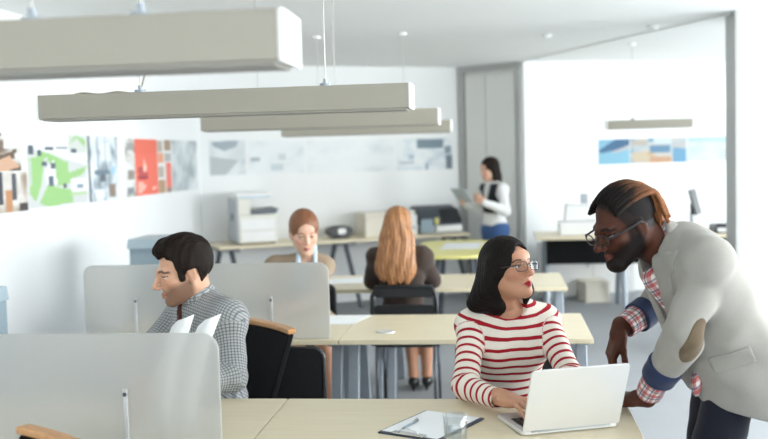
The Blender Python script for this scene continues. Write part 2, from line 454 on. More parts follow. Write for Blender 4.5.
# ================================================================== pinned prints
def vnoise(seed):
    rs = np.random.RandomState(seed); G = rs.rand(40, 40)
    def f(x, y):
        i, j = int(math.floor(x)) % 38, int(math.floor(y)) % 38; a, b = x - math.floor(x), y - math.floor(y)
        a = a * a * (3 - 2 * a); b = b * b * (3 - 2 * b)
        return (G[i, j] * (1 - a) + G[i + 1, j] * a) * (1 - b) + (G[i, j + 1] * (1 - a) + G[i + 1, j + 1] * a) * b
    return f
def pal(cs, t):
    t = min(max(t, 0), .9999) * (len(cs) - 1); i = int(t); a = t - i
    return tuple(cs[i][k] * (1 - a) + cs[i + 1][k] * a for k in range(3))
def photo(seed, cs, fx=5, fy=5, bias=0.):
    n1, n2 = vnoise(seed), vnoise(seed + 9)
    return lambda u, v: pal(cs, (n1(u * fx, v * fy) * .7 + n2(u * fx * 3, v * fy * 3) * .3 - .5) * 1.7 + .5 + bias)
def rects(base, items):
    """items: (u0, v0, u1, v1, colour) or (polygon, colour), later ones on top; v upwards"""
    def inside(poly, u, v):
        c = False; n = len(poly)
        for i in range(n):
            (x0, y0), (x1, y1) = poly[i], poly[i - 1]
            if (y0 > v) != (y1 > v) and u < (x1 - x0) * (v - y0) / (y1 - y0) + x0: c = not c
        return c
    def f(u, v):
        c = base(u, v) if callable(base) else base
        for it in items:
            if len(it) == 5:
                if it[0] <= u <= it[2] and it[1] <= v <= it[3]: c = it[4](u, v) if callable(it[4]) else it[4]
            elif inside(it[0], u, v): c = it[1]
        return c
    return f
_pm = Mat('printed_sheet', (.8, .8, .8), .55, spec=.3); _pm.base(_pm.attr('col').outputs['Color']); M['print'] = _pm.m
def poster(label, p0, p1, z0, z1, fn, group, nx=36, nz=44, cat='poster', name='poster'):
    p0 = V3(*p0); p1 = V3(*p1); d = p1 - p0; w = np.linalg.norm(d); d /= w; n = V3(d[1], -d[0])
    V = []; C = []; F = []
    for i in range(nx):
        for j in range(nz):
            c = lin(*((q * .82 if group == GR else q * .86 + 33) for q in fn((i + .5) / nx, (j + .5) / nz))); k = len(V)
            for a, b in ((i, j), (i + 1, j), (i + 1, j + 1), (i, j + 1)):
                q = p0 + d * w * a / nx + n * .006; V.append((q[0], q[1], z0 + (z1 - z0) * b / nz)); C.append(c)
            F.append((k, k + 1, k + 2, k + 3))
    k = len(V)
    for t in (.006, -.001 if group == GL else .0004):
        for a, z in ((0, z0), (1, z0), (1, z1), (0, z1)):
            q = p0 + d * w * a + n * t; V.append((q[0], q[1], z)); C.append((.75, .75, .74))
    F += [(k, k + 4, k + 5, k + 1), (k + 1, k + 5, k + 6, k + 2), (k + 2, k + 6, k + 7, k + 3), (k + 3, k + 7, k + 4, k), (k + 7, k + 6, k + 5, k + 4)]
    return tag(link(name, V, F, M['print'], attrs={'col': C}), label, cat, group)
W_ = (238, 241, 242); GL = 'prints along the left wall'; GB = 'prints along the back wall'; GR = 'prints on the far right wall'
LW = lambda y: (XL, y)
stair = rects(photo(3, [(60, 48, 42), (120, 100, 84), (200, 196, 190), (226, 224, 220)], 3, 3), [
    ([(0, .95), (.45, .95), (.5, .4), (.1, .15), (0, .3)], (196, 196, 194)), ([(.4, 1), (.75, 1), (.7, .7), (.52, .55)], (64, 50, 42)),
    ([(.3, .15), (.78, .45), (.95, .6), (.9, .3), (.7, 0), (.2, 0)], (88, 66, 52)), ([(.6, .2), (.85, .4), (.98, .1), (.8, 0), (.6, 0)], (206, 160, 130)), (.78, .6, 1, 1, (222, 222, 220))])
poster('interior photograph of a dark staircase, upper of the two at the left edge', LW(5.2), LW(6.2), 1.565, 1.805, stair, GL)
hall = rects(photo(13, [(196, 190, 182), (226, 222, 216), (150, 130, 112)], 6, 2), [
    (.5, .1, .62, .95, (44, 50, 62)), (.64, .2, .69, 1, (52, 56, 66)), (.40, .35, .46, .9, (70, 74, 84)), (.8, .3, .86, .95, (60, 62, 70)),
    (.72, .0, .8, .55, (188, 128, 84)), (.46, 0, .5, .5, (178, 120, 80)), (.88, .0, 1, .2, (58, 50, 48)), (.1, .1, .16, .9, (60, 64, 72))])
poster('photograph of a hall with dark figures, beneath the staircase photograph', LW(5.2), LW(6.27), 1.303, 1.56, hall, GL)
G_ = (146, 196, 118); D_ = (70, 82, 96); K_ = (205, 208, 208)
plan = rects((232, 234, 233), [
    ([(0, .8), (.5, .8), (1, .62), (1, .0), (0, .0)], K_), ([(.02, .66), (.28, .72), (.2, .3), (.1, .08), (.02, .2)], G_),
    ([(.16, .06), (.3, .3), (.72, .2), (.72, .02), (.3, .0)], G_), ([(.3, .66), (.66, .62), (.68, .3), (.44, .28), (.42, .5)], G_),
    ([(.1, .74), (.3, .78), (.66, .58), (.6, .5), (.3, .68)], G_), ([(.68, .46), (1, .54), (.92, .42), (.68, .36)], G_),
    ([(.08, .8), (.62, .66), (.98, .56), (.98, .64), (.5, .82), (.12, .84)], (236, 238, 240)), ([(.26, .5), (.42, .64), (.46, .3), (.3, .3)], (236, 238, 240)),
    (.02, .72, .1, .84, D_), (.16, .7, .22, .78, D_), (.28, .78, .42, .82, D_), (.46, .8, .66, .82, D_), (.22, .56, .3, .62, D_), (.36, .52, .44, .6, D_), (.32, .28, .4, .42, D_), (.56, .24, .62, .3, D_),
    (.68, .74, 1, 1, (206, 212, 206)), ([(.68, .86), (.8, 1), (1, .94), (1, .8), (.84, .96)], (156, 200, 132)), (.72, .74, .82, .8, D_),
    (.7, .18, 1, .36, (238, 240, 242)), (.8, .22, .92, .28, (120, 140, 156)), (.68, .12, .98, .15, (176, 206, 150)), (.0, .86, .66, 1, (236, 238, 238)), (.02, .3, .06, .64, (188, 200, 184))])
poster('pale site plan with green lawns and white buildings', LW(6.285), LW(7.24), 1.31, 1.81, plan, GL, 50, 50)
cold = rects(photo(21, [(70, 78, 88), (150, 164, 174), (212, 222, 228), (228, 234, 236)], 6, 4, .12), [
    (0, 0, .05, 1, (70, 76, 84)), (.3, .1, .34, 1, (120, 132, 142)), (.55, .3, .58, 1, (150, 160, 168)), (.66, .04, .9, .26, (132, 112, 98)), (.2, .42, .7, .48, (92, 112, 128)),
    (.35, .3, .55, .4, (84, 92, 100)), (.75, .42, .9, .52, (150, 196, 222)), (.2, .04, .5, .18, (230, 232, 232))])
poster('cool blue grey interior photograph right of the green site plan', LW(7.27), LW(7.86), 1.305, 1.81, cold, GL)
strip = rects(photo(31, [(120, 120, 116), (206, 204, 198), (232, 232, 230)], 2, 6, .1), [(.2, .3, .9, .45, (140, 128, 118)), (.1, .04, .8, .16, (124, 130, 134)), (.2, .8, .9, .93, (150, 150, 146))])
poster('narrow photo strip left of the red poster', LW(8.03), LW(8.25), 1.31, 1.80, strip, GL, 10)
RD = (240, 100, 78); DR = (150, 30, 52); PK = (250, 206, 190)
red = rects(RD, [(0, .74, 1, 1, (236, 96, 72)), (.12, .46, .34, .5, DR), (.1, .41, .4, .445, DR), (.16, .36, .52, .4, DR), (.1, .3, .56, .35, DR), (.16, .29, .5, .3, DR),
    ([(.34, .42), (.46, .42), (.5, .5), (.42, .58), (.4, .7), (.37, .58)], PK), (.1, .2, .32, .235, PK), (.1, .15, .46, .185, PK), (.1, .1, .4, .135, PK), (.1, .05, .28, .085, PK), (.72, .08, .86, .11, PK), (.78, .12, .92, .14, PK)])
poster('bright red orange poster with dark red and pale marks', LW(8.25), LW(9.0 - .18), 1.31, 1.80, red, GL, 40, 60)
strip2 = rects((232, 232, 230), [(.0, .78, .35, .98, (176, 164, 150)), (.5, .8, 1, 1, (156, 128, 100)), (0, .56, .4, .76, (228, 146, 110)), (.5, .6, 1, .76, (170, 170, 168)), (0, .3, .4, .5, (180, 168, 156)),
    (.6, .1, 1, .56, (238, 110, 96)), (0, .0, .5, .26, (176, 138, 104)), (.55, .0, 1, .08, (150, 120, 104))])
poster('sheet of small colour photos right of the red poster', LW(8.83), LW(9.2), 1.31, 1.80, strip2, GL, 14)
sketch = photo(41, [(150, 160, 166), (196, 204, 208), (222, 228, 230)], 4, 3, .05)
poster('grey blurred drawing, the print nearest the corner on the left wall', LW(9.23), LW(10.02), 1.31, 1.80, sketch, GL)
def BW(x): return (x, 10.15 + .51 * (x - XL))
land = rects(photo(51, [(208, 214, 217), (226, 231, 233)], 3, 2, .1), [([(0, .55), (.8, .42), (.42, 0), (0, 0)], (176, 184, 186)), ([(.06, .98), (.8, 1), (.74, .82), (.4, .7), (.1, .84)], (150, 164, 172)), (.86, .3, 1, .44, (196, 204, 208)), (.78, .02, 1, .1, (206, 212, 214))])
poster('grey landscape drawing, leftmost print on the back wall', BW(-3.0), BW(-2.66), 1.44, 1.8, land, GB)
pale1 = rects(photo(61, [(206, 214, 218), (228, 233, 235), (234, 238, 240)], 4, 3, .15), [(.04, .38, .2, .5, (160, 172, 178)), (.52, .4, .66, .6, (200, 208, 212)), (.4, .1, .62, .3, (196, 208, 214))])
poster('very pale sketch sheet second from the left on the back wall', BW(-2.63), BW(-2.09), 1.44, 1.79, pale1, GB)
pale2 = photo(71, [(214, 220, 222), (230, 234, 236), (236, 239, 240)], 5, 3, .2)
poster('almost white long sketch sheet in the middle of the back wall', BW(-2.06), BW(-1.16), 1.43, 1.78, pale2, GB)
dk = rects(photo(81, [(190, 204, 212), (220, 228, 232), (234, 237, 238)], 5, 4, .1), [(.36, .68, .84, .98, (104, 124, 136)), (.88, .0, 1, .45, (92, 104, 116)), (.86, .5, .98, .75, (120, 136, 150)), (.05, .2, .3, .28, (168, 180, 188)), (.5, .0, .56, .2, (150, 168, 182)), (.2, .34, .3, .5, (166, 182, 194))])
poster('print with dark blue grey blocks at the right end of the back wall', BW(-1.13), BW(-.53), 1.43, 1.78, dk, GB, 50)
def FW(x): return (x, 11.0 + .42 * (x - .28))
pool = rects((150, 206, 232), [([(0, .55), (.55, 1), (1, 1), (1, .75), (.5, .55), (.1, .45)], (74, 118, 158)), ([(.4, .5), (1, .76), (1, .6), (.5, .45)], (206, 204, 206))])
poster('bright blue print, leftmost on the far right wall', FW(1.1), FW(1.46), 1.435, 1.715, pool, GR)
house = rects(photo(91, [(120, 160, 190), (196, 214, 224), (226, 222, 212), (222, 190, 150)], 5, 3), [(0, .7, .3, .9, (206, 196, 184)), (.03, .05, .3, .45, (226, 208, 180)), (.35, 0, .72, .25, (222, 176, 142)), (.34, .4, .7, .7, (112, 154, 186)), (.74, .6, 1, .85, (206, 204, 204)), (.75, .0, 1, .55, (122, 178, 214)), (.4, .78, .72, 1, (222, 238, 248))])
poster('print of sandy houses under blue sky between two blue prints', FW(1.47), FW(2.13), 1.435, 1.72, house, GR, 44)
sky = rects(photo(95, [(214, 230, 240), (234, 240, 243), (222, 228, 231)], 4, 2), [(0, .8, 1, 1, (196, 226, 244)), (.5, .1, .8, .5, (218, 225, 229))])
poster('pale sky blue print beside the white pillar', FW(2.145), FW(2.9), 1.435, 1.72, sky, GR)

# ================================================================== pendant lights
M['diffuser'] = plain('light_diffuser', lin(158, 155, 146), .6, var=.01)
def pendant(label, x0, x1, y, z=1.773, d=.17, h=.1, wires=(.38, None), cord=False):
    t = thing('pendant_light', label, 'light', ((x0 + x1) / 2, y + d / 2, z), 0, 'linear pendant lights')
    MB().span((x0 + .008, y, z + .006), (x1 - .008, y + d, z + h)).make('housing', M['fixture'], t, world=True, bevel=.003)
    MB().span((x0 + .02, y + .014, z - .001), (x1 - .02, y + d - .014, z + .0062)).make('diffuser', M['diffuser'], t, world=True)
    for a, b in ((x0, x0 + .009), (x1 - .009, x1)): MB().span((a, y - .001, z + .003), (b, y + d + .001, z + h + .001)).make('end_cap', M['white'], t, world=True, bevel=.002)
    for wx in wires:
        c = MB(); c.tube([(wx, y + d / 2, z + h + .01), (wx, y + d / 2, CEIL - .01)], .0022, 6); w = c.make('suspension_wire', M['wire'], t, world=True)
        c = MB(); c.cyl((wx, y + d / 2, z + h - .002), .022, .016, 16); c.cyl((wx, y + d / 2, z + h + .012), .008, .02, 12); c.make('wire_clamp', M['steel'], w, world=True)
        c = MB(); c.cyl((wx, y + d / 2, CEIL - .02), .035, .02, 20); c.make('canopy', M['white'], w, world=True)
    if cord:
        P = []; sx = x0 + .12
        for i in range(40):
            a = i / 39; xx = sx + (wires[0] - sx) * min(1, a * 1.6); zz = z + h + .006 + .004 * math.sin(a * 20) + (max(0, a - .6) / .4) * (CEIL - z - h - .02)
            P.append((xx + (.028 * math.sin((a - .6) * 14) * max(0, 1 - a) * 3 if a > .6 else 0), y + d / 2 + .015, zz))
        MB().tube(P, .0042, 6).make('power_cord', M['cable'], t, world=True, smooth=True)
pendant('nearest linear pendant light, large grey box at the top left corner', -1.86, -.385, 1.8, wires=(-.9, -.68), cord=False)
pendant('second linear pendant light with a loose cord on its top', -1.813, -.326, 3.79, wires=(-1.414, -.666), cord=True)
pendant('third linear pendant light partly hidden behind the second', -1.80, -.345, 5.92, wires=(-1.45, -.975))
pendant('farthest of the four stacked linear pendant lights', -1.76, -.37, 8.0, wires=(-1.45, -.75))
pendant('short grey pendant light above the blue prints on the right', 1.0, 1.79, 9.5, z=1.785, h=.085, wires=(1.25,))
for lab, (x, y) in (('small round ceiling sensor at the top of the photo near the grey partition', (.42, 8.6)), ('small round ceiling sensor left of the white pillar', (1.25, 8.3))):
    MBs = MB(); MBs.lathe([(.0, 0), (.035, .003), (.045, .02), (.045, .03)], (x, y, CEIL - .03), 20); tag(MBs.make('ceiling_sensor', M['white'], smooth=True), lab, 'sensor')

# ================================================================== desks
TOP = .74
def desk(label, x0, x1, y0, y1, group='maple office desks in rows', grommet=None):
    t = thing('office_desk', label, 'desk', ((x0 + x1) / 2, (y0 + y1) / 2, 0), 0, group)
    g = .0015
    MB().span((x0 + g, y0 + .002, TOP - .024), (x1 - g, y1 - .002, TOP)).make('tabletop', M['maple'], t, world=True, bevel=.003)
    for xx in (x0 + .042, x1 - .042):
        for ya, yb in ((y0 + .24, y0 + .07), (y1 - .24, y1 - .07)):
            L = MB(); a = V3(xx, ya, TOP - .05); b = V3(xx, yb, 0); w = .026
            P = []
            for c, zz in ((b, 0), (a, TOP - .05)):
                for dx, dy in ((-w, -w), (w, -w), (w, w), (-w, w)): P.append((c[0] + dx, c[1] + dy, zz))
            L.add(P, [(3, 2, 1, 0), (4, 5, 6, 7)] + [(i, (i + 1) % 4, 4 + (i + 1) % 4, 4 + i) for i in range(4)]); L.make('leg', M['steel'], t, world=True, bevel=.004)
        MB().span((xx - .026, y0 + .1, TOP - .05), (xx + .026, y1 - .1, TOP - .0245)).make('end_rail', M['steel'], t, world=True)
    MB().span((x0 + .07, (y0 + y1) / 2 - .03, TOP - .064), (x1 - .07, (y0 + y1) / 2 + .03, TOP - .0245)).make('beam', M['steel'], t, world=True)
    if grommet:
        l = MB(); l.lathe([(.0, .0045), (.03, .0045), (.034, .006), (.043, .005), (.046, 0)][::-1], (grommet[0], grommet[1], TOP), 28); l.make('cable_grommet', M['alu'], t, world=True, smooth=True)
R1, R2, R3 = (2.73, 3.476), (4.60, 5.339), (6.36, 7.137)
SX = -.766
desk('left desk of the front row with frosted divider, beside the checked shirt man', -1.96, SX, *R1)
desk('right desk of the front row carrying the open laptop', SX, .417, *R1)
desk('left desk of the second row under the frosted divider behind the checked shirt man', -1.96, SX, *R2)
desk('right desk of the second row, empty with a silver cable grommet', SX, .417, *R2, grommet=(-.563, 4.807))
desk('left desk of the third row, mostly behind the woman facing the camera', -1.96, SX, *R3)
desk('right desk of the third row where the long haired woman sits', SX, .417, *R3)
def divider(label, x0, x1, y, z0=TOP, z1=1.106):
    t = thing('desk_divider', label, 'desk divider', ((x0 + x1) / 2, y, z0), 0, 'frosted desk dividers')
    m = MB(); m.prism(rrect(x0, x1, z0 + .001, z1, .05, 8, (0, 0, 1, 1)), 1, y - .006, y + .006); m.make('panel', M['frost'], t, world=True, bevel=.0025)
    for px in (x0 + .26, x1 - .28):
        b = MB(); b.span((px - .007, y - .014, z0 + .001), (px + .007, y - .0062, z0 + .205)); b.span((px - .03, y - .03, z0 + .001), (px + .03, y + .03, z0 + .007))
        br = b.make('post_bracket', M['steel'], t, world=True, bevel=.002)
        br.data.materials[0] = M['alu']; s = MB(); s.tube([(px, y - .018, z0 + .19), (px, y + .009, z0 + .19)], .006, 12); s.make('screw', M['darksteel'], br, world=True)
divider('frosted grey desk divider in the left foreground', -1.99, -.808, 2.765)
divider('frosted desk divider standing behind the checked shirt man', -2.015, -.808, 4.635)

# ================================================================== chairs
def office_chair(name, label, loc, rz, group):
    """upholstered swivel chair with an oak top rail; local +y is where the sitter faces"""
    t = thing(name, label, 'chair', loc, rz, group)
    m = MB(); m.prism(rrect(-.235, .235, -.22, .235, .06, 5), 2, .43, .485); m.make('seat', M['blackfab'], t, bevel=.016, seg=3)
    m = MB(); N = 9
    V = []; F = []
    for j in range(N):
        a = j / (N - 1); z = .5 + a * .385; yb = -.235 - .10 * a; w = .165 + .065 * a
        for i in range(N):
            u = -1 + 2 * i / (N - 1); V.append((u * w, yb - .028 * (1 - u * u), z))
        for i in range(N):
            u = 1 - 2 * i / (N - 1); V.append((u * w, yb - .028 * (1 - u * u) - .03, z))
    n2 = 2 * N
    for j in range(N - 1):
        for i in range(n2): F.append((j * n2 + i, j * n2 + (i + 1) % n2, (j + 1) * n2 + (i + 1) % n2, (j + 1) * n2 + i))
    F += [tuple(range(n2))[::-1], tuple((N - 1) * n2 + i for i in range(n2))]
    link('backrest', V, F, M['blackfab'], t, bevel=.008)
    V = []; F = []
    for i in range(N):
        u = -1 + 2 * i / (N - 1)
        for dy, dz in ((.006, .886), (-.036, .886), (-.036, .908), (.006, .908)): V.append((u * .235, -.335 - .028 * (1 - u * u) + dy, dz))
    for i in range(N - 1):
        for k in range(4): F.append((i * 4 + k, i * 4 + (k + 1) % 4, i * 4 + 4 + (k + 1) % 4, i * 4 + 4 + k))
    F += [(3, 2, 1, 0), tuple((N - 1) * 4 + k for k in range(4))]
    link('top_rail', V, F, M['oak'], t, bevel=.006)
    m = MB(); m.tube([(0, -.05, .43), (0, -.16, .41), (0, -.27, .44), (0, -.29, .56)], .018, 10); m.make('back_support', M['blackplastic'], t, smooth=True)
    m = MB(); m.cyl((0, 0, .1), .025, .34, 18); m.cyl((0, 0, .28), .034, .12, 18); m.make('gas_column', M['chrome'], t)
    m = MB()
    for k in range(5): a = k * 2 * PI / 5 + .3; m.tube([(0, 0, .105), (.15 * math.cos(a), .15 * math.sin(a), .1), (.29 * math.cos(a), .29 * math.sin(a), .07)], [.026, .022, .015], 10)
    m.make('star_base', M['chrome'], t, smooth=True)
    for k in range(5):
        a = k * 2 * PI / 5 + .3; c = V3(.29 * math.cos(a), .29 * math.sin(a), .028); ax = V3(-math.sin(a), math.cos(a), 0)
        m = MB(); m.tube([c - ax * .02, c + ax * .02], .028, 16); m.tube([c + V3(0, 0, .02), c + V3(0, 0, .05)], .008, 8); m.make('caster', M['blackplastic'], t)
    return t
CG = 'black office chairs with oak top rails'
office_chair('office_chair', 'black chair with oak top rail behind the checked shirt man', (-1.26, 3.87, 0), math.radians(135), CG)
office_chair('office_chair', 'empty oak railed chair, only its rail corner showing at the bottom left', (-1.33, 2.085, 0), math.radians(139), CG)
def visitor_chair(name, label, loc, rz, group=None, wide=.48, fr=.235):
    """low black chair with a framed mesh back on chrome cantilever legs"""
    t = thing(name, label, 'chair', loc, rz, group); w = wide / 2
    m = MB(); m.prism(rrect(-w + .02, w - .02, -.2, fr + .005, .05, 5), 2, .44, .475); m.make('seat', M['blackfab'], t, bevel=.012)
    m = MB(); m.prism(rrect(-w + .015, w - .015, .5, .80, .04, 5), 1, -.262, -.244); m.make('backrest', M['blackmesh'], t, bevel=.005)
    m = MB(); m.tube([(x, -.253, z) for x, z in rrect(-w + .01, w - .01, .492, .806, .045, 5)], .011, 10, closed=True); m.make('back_frame', M['blackplastic'], t, smooth=True)
    for s in (-1, 1):
        m = MB(); m.tube([(s * (w - .03), -.25, .55), (s * (w - .02), -.2, .47), (s * (w - .01), 0, .43), (s * w, fr - .045, .42), (s * w, fr, .38), (s * w, fr, .05), (s * w, fr - .035, .014), (s * w, -.2, .014)], .012, 10); m.make('leg', M['chrome'], t, smooth=True)
    m = MB(); m.tube([(-w, -.2, .014), (w, -.2, .014)], .012, 10); m.make('base_bar', M['chrome'], t, smooth=True)
    m = MB(); m.tube([(-w + .03, -.26, .56), (-.1, -.3, .555), (.1, -.3, .555), (w - .03, -.26, .56)], .012, 10); m.make('back_bar', M['chrome'], t, smooth=True)
    return t
visitor_chair('visitor_chair', 'low black mesh chair on chrome legs under the second row desk', (-.93, 4.50, 0), 0, wide=.33, fr=.12).scale = (1, 1, .955)
visitor_chair('visitor_chair', 'black mesh chair under the woman facing the camera', (-1.19, 5.83, 0), PI, wide=.35)
visitor_chair('visitor_chair', 'black mesh chair under the woman in the striped top', (.04, 3.97, 0), PI)
def side_chair(name, label, loc, rz):
    """four-legged chair with a slotted black back"""
    t = thing(name, label, 'chair', loc, rz); w = .2
    m = MB(); m.prism(rrect(-.2, .2, -.2, .22, .05, 5), 2, .415, .447); m.make('seat', M['blackplastic'], t, bevel=.01)
    m = MB()
    for a, b in ((.73, .80), (.60, .685)): m.prism(rrect(-.185, .185, a, b, .02, 4), 1, -.226, -.21)
    m.make('backrest', M['blackplastic'], t, bevel=.004)
    m = MB()
    m.tube([(-w, -.19, .43), (-w, -.215, .6), (-w + .004, -.224, .74), (-w + .03, -.226, .795), (0, -.226, .80), (w - .03, -.226, .795), (w - .004, -.224, .74), (w, -.215, .6), (w, -.19, .43)], .013, 10); m.make('back_frame', M['blackplastic'], t, smooth=True)
    for sx in (-1, 1):
        for y0, y1 in ((.19, .215), (-.19, -.215)):
            m = MB(); m.tube([(sx * .178, y0, .42), (sx * .18, y1, .0)], .0095, 10); m.make('leg', M['darksteel'], t, smooth=True)
    return t
side_chair('side_chair', 'slotted black chair under the long haired woman', (-.592, 6.27, 0), 0)

# ================================================================== things on the desks
def slab(name, pts, z, th, mat, parent=None, **kw):
    """flat polygon (world xy) of given thickness"""
    return MB().prism(pts, 2, z, z + th).make(name, mat, parent, world=parent is not None, **kw)
# laptop: hinge towards the camera
HL, HR = V3(.054, 3.007), V3(.345, 3.114); hd = nrm(HR - HL); hb = V3(-hd[1], hd[0])        # hb: from hinge to the sitter
LW_, LD = .318, .222
lap = thing('laptop', 'open silver laptop seen from behind on the front desk', 'laptop', (*(HL + hd * LW_ / 2), TOP))
def lp(u, v, z): p = HL + hd * u + hb * v; return V3(p[0], p[1], z)
out = [tuple(lp(u, v, 0)[:2]) for u, v in rrect(0, LW_, 0, LD, .014, 5)]
slab('base', out, TOP + .002, .013, M['alu'], lap, bevel=.003)
kb = MB()
for r in range(5):
    for c in range(13):
        o_ = .02 + c * .0214; kb.prism([tuple(lp(u, v, 0)[:2]) for u, v in ((o_, .045 + r * .021), (o_ + .018, .045 + r * .021), (o_ + .018, .062 + r * .021), (o_, .062 + r * .021))], 2, TOP + .0152, TOP + .0168)
kb.make('keyboard', M['blackplastic'], lap, world=True)
slab('trackpad', [tuple(lp(u, v, 0)[:2]) for u, v in ((.11, .158), (.208, .158), (.208, .212), (.11, .212))], TOP + .0151, .0006, M['greyplastic'], lap)
th_ = math.radians(22); up_ = V3(*(-hb * math.sin(th_)), math.cos(th_)); nn = V3(*(hb * math.cos(th_)), math.sin(th_))
def ld(u, v, t): return lp(u, 0, TOP + .014) + up_ * v + nn * t
def lidmesh(poly, t0, t1):
    n = len(poly); V = [ld(u, v, t0) for u, v in poly] + [ld(u, v, t1) for u, v in poly]
    return V, [tuple(range(n)), tuple(range(n, 2 * n))[::-1]] + [(i, n + i, n + (i + 1) % n, (i + 1) % n) for i in range(n)]
V, F = lidmesh(rrect(0, LW_, .004, .222, .016, 6, (0, 0, 1, 1)), -.0065, 0); lid = link('lid', V, F, M['alu'], lap, world=True, bevel=.0025)
V, F = lidmesh(rrect(.008, LW_ - .008, .014, .214, .004, 3), .0002, .001); link('display', V, F, M['blackplastic'], lid, world=True)
m = MB(); m.tube([lp(.03, 0, TOP + .014), lp(LW_ - .03, 0, TOP + .014)], .0055, 12); m.make('hinge', M['greyplastic'], lap, world=True, smooth=True)
# clipboard with papers, clip and pen
c0 = V3(-.392, 3.034); c1 = V3(-.274, 3.272); ce = nrm(c1 - c0); cw = V3(ce[1], -ce[0])
def cp(u, v): return tuple(c0 + ce * u + cw * v)
cl = thing('clipboard', 'dark clipboard with white paper on the front desk', 'clipboard', (*cp(.15, .11), TOP))
slab('board', [cp(u, v) for u, v in rrect(0, .30, 0, .222, .008, 4)], TOP + .0005, .0035, M['navyboard'], cl, bevel=.001)
for i in range(3): slab('paper', [cp(u + .001 * i, v) for u, v in ((.018 + .001 * i, .006), (.292, .006 + .002 * i), (.292, .206), (.018, .206))], TOP + .0042 + i * .0004, .0004, M['paper'], cl)
k = slab('clip', [cp(u, v) for u, v in rrect(.004, .03, .05, .165, .006, 4)], TOP + .0056, .004, M['chrome'], cl, bevel=.001)
m = MB(); m.tube([(*cp(.012, v), TOP + .0095 + z) for v, z in ((.07, 0), (.08, .009), (.108, .013), (.136, .009), (.146, 0))], .0022, 8); m.make('clip_lever', M['chrome'], k, world=True, smooth=True)
pn_ = thing('ballpoint_pen', 'slim grey blue pen lying on the clipboard paper', 'pen', (-.31, 3.1, TOP + .006))
a, b = V3(*cp(.045, .062), TOP + .0096), V3(*cp(.165, .052), TOP + .0096); d = b - a
m = MB(); m.tube([a + d * .1, a + d * .96], .0036, 12); m.make('barrel', M['bluegrey'], pn_, world=True, smooth=True)
m = MB(); m.tube([a, a + d * .1], [.0008, .0034], 12); m.make('tip', M['darksteel'], pn_, world=True, smooth=True)
m = MB(); m.tube([a + d * .6, a + d * .62 + V3(0, 0, .006), a + d * .94 + V3(0, 0, .006)], .0012, 6); m.make('pocket_clip', M['chrome'], pn_, world=True, smooth=True)
gl = thing('drinking_glass', 'clear water glass standing by the clipboard', 'glass', (-.143, 2.925, TOP))
m = MB(); R_ = .036
prof = [(.0, .0), (.031, .0), (.033, .004), (R_, .088), (R_ - .0006, .0885), (R_ - .0018, .088), (.0305, .010), (.0, .008)]
V = []; F = []; n = 40
for r, z in prof:
    for kk in range(n): an = 2 * PI * kk / n; V.append((r * math.cos(an), r * math.sin(an), z + .0008))
for i in range(len(prof) - 1):
    for kk in range(n): F.append((i * n + kk, i * n + (kk + 1) % n, (i + 1) * n + (kk + 1) % n, (i + 1) * n + kk))
link('tumbler', V, F, M['tumbler'], gl, smooth=True)
m = MB(); m.lathe([(.0, .0095), (.0302, .0112), (.0322, .05), (.0, .05)], (0, 0, 0), 40); m.make('water', M['water'], gl, smooth=False)
# booklet standing open behind the front divider
bk = thing('open_booklet', 'white booklet held open above the foreground divider', 'booklet', (-1.01, 3.13, TOP))
def leaf(x0, wd, lean, yy):
    V = []; F = []; N = 10
    for j in range(N):
        a = j / (N - 1); z = .004 + .35 * a
        for i in range(6):
            u = i / 5; ww = wd * (1 - .25 * a ** 4); V.append((x0 + lean * a * a + u * ww, yy + .05 * a * a - .02 * math.sin(u * PI), z - (.02 * (1 - u) if a > .9 else 0)))
    n = len(V); V += [(x, y + .0016, z) for x, y, z in V]
    for j in range(N - 1):
        for i in range(5): q = (j * 6 + i, j * 6 + i + 1, j * 6 + 7 + i, j * 6 + 6 + i); F.append(q); F.append(tuple(n + k for k in q[::-1]))
    return V, F
for x0, wd, lean, yy in ((-.140, .076, .085, 0), (-.065, .074, .1, .01)):
    V, F = leaf(x0, wd, lean, yy); link('page', V, F, M['paper'], bk, smooth=True)
m = MB(); m.span((-.14, -.03, .0005), (.02, .06, .004)); m.make('cover', M['white'], bk)

# loose papers
def papers(label, poly, n=3, z=TOP, name='paper_sheets'):
    c = np.mean(np.array(poly), 0); t = thing(name, label, 'paper', (c[0], c[1], z))
    for i in range(n):
        a = .05 * (i - 1); R = rotz(a)[:2, :2]; P = [tuple(c + R @ (V3(*p) - c)) for p in poly]
        MB().prism(P, 2, z + .0006 + i * .0007, z + .0011 + i * .0007).make('sheet', M['paper'], t, world=True)
papers('white papers lying on the second row desk beside the divider', [(-.97, 5.03), (-.76, 5.03), (-.70, 5.31), (-.93, 5.31)])
papers('white papers on the third row desk left of the long haired woman', [(-1.2, 6.62), (-.94, 6.68), (-.96, 6.98), (-1.22, 6.92)])

# ================================================================== back of the room
cR = rotz(A27); c0_ = V3(-2.9, 9.52)
def cpt(s, t, z=0): p = c0_ + cR[:2, 0] * s + cR[:2, 1] * t; return V3(p[0], p[1], z)
ct = thing('side_counter', 'long pale wood counter carrying the printers along the back wall', 'counter', cpt(1.53, .31), A27)
CT = .74
MB().span((-1.37, -.31, CT - .03), (1.37, .31, CT)).make('worktop', M['maple'], ct, bevel=.003)
for x in (-1.25, -.02, 1.25):
    for s in (-1, 1):
        m = MB(); m.tube([(x + s * .05, 0, CT - .031), (x + s * .17, -.15 * s, .0)], .026, 10); m.make('leg', M['darksteel'], ct)
    m = MB(); m.span((x - .1, -.25, CT - .06), (x + .1, .25, CT - .0305)); m.make('bracket', M['darksteel'], ct)
def on_counter(name, label, cat, s, t, dz=0.): return thing(name, label, cat, cpt(s, t, CT), A27 + dz)
p = on_counter('photocopier', 'large grey and white printer at the left end of the back counter', 'printer', .58, .30)
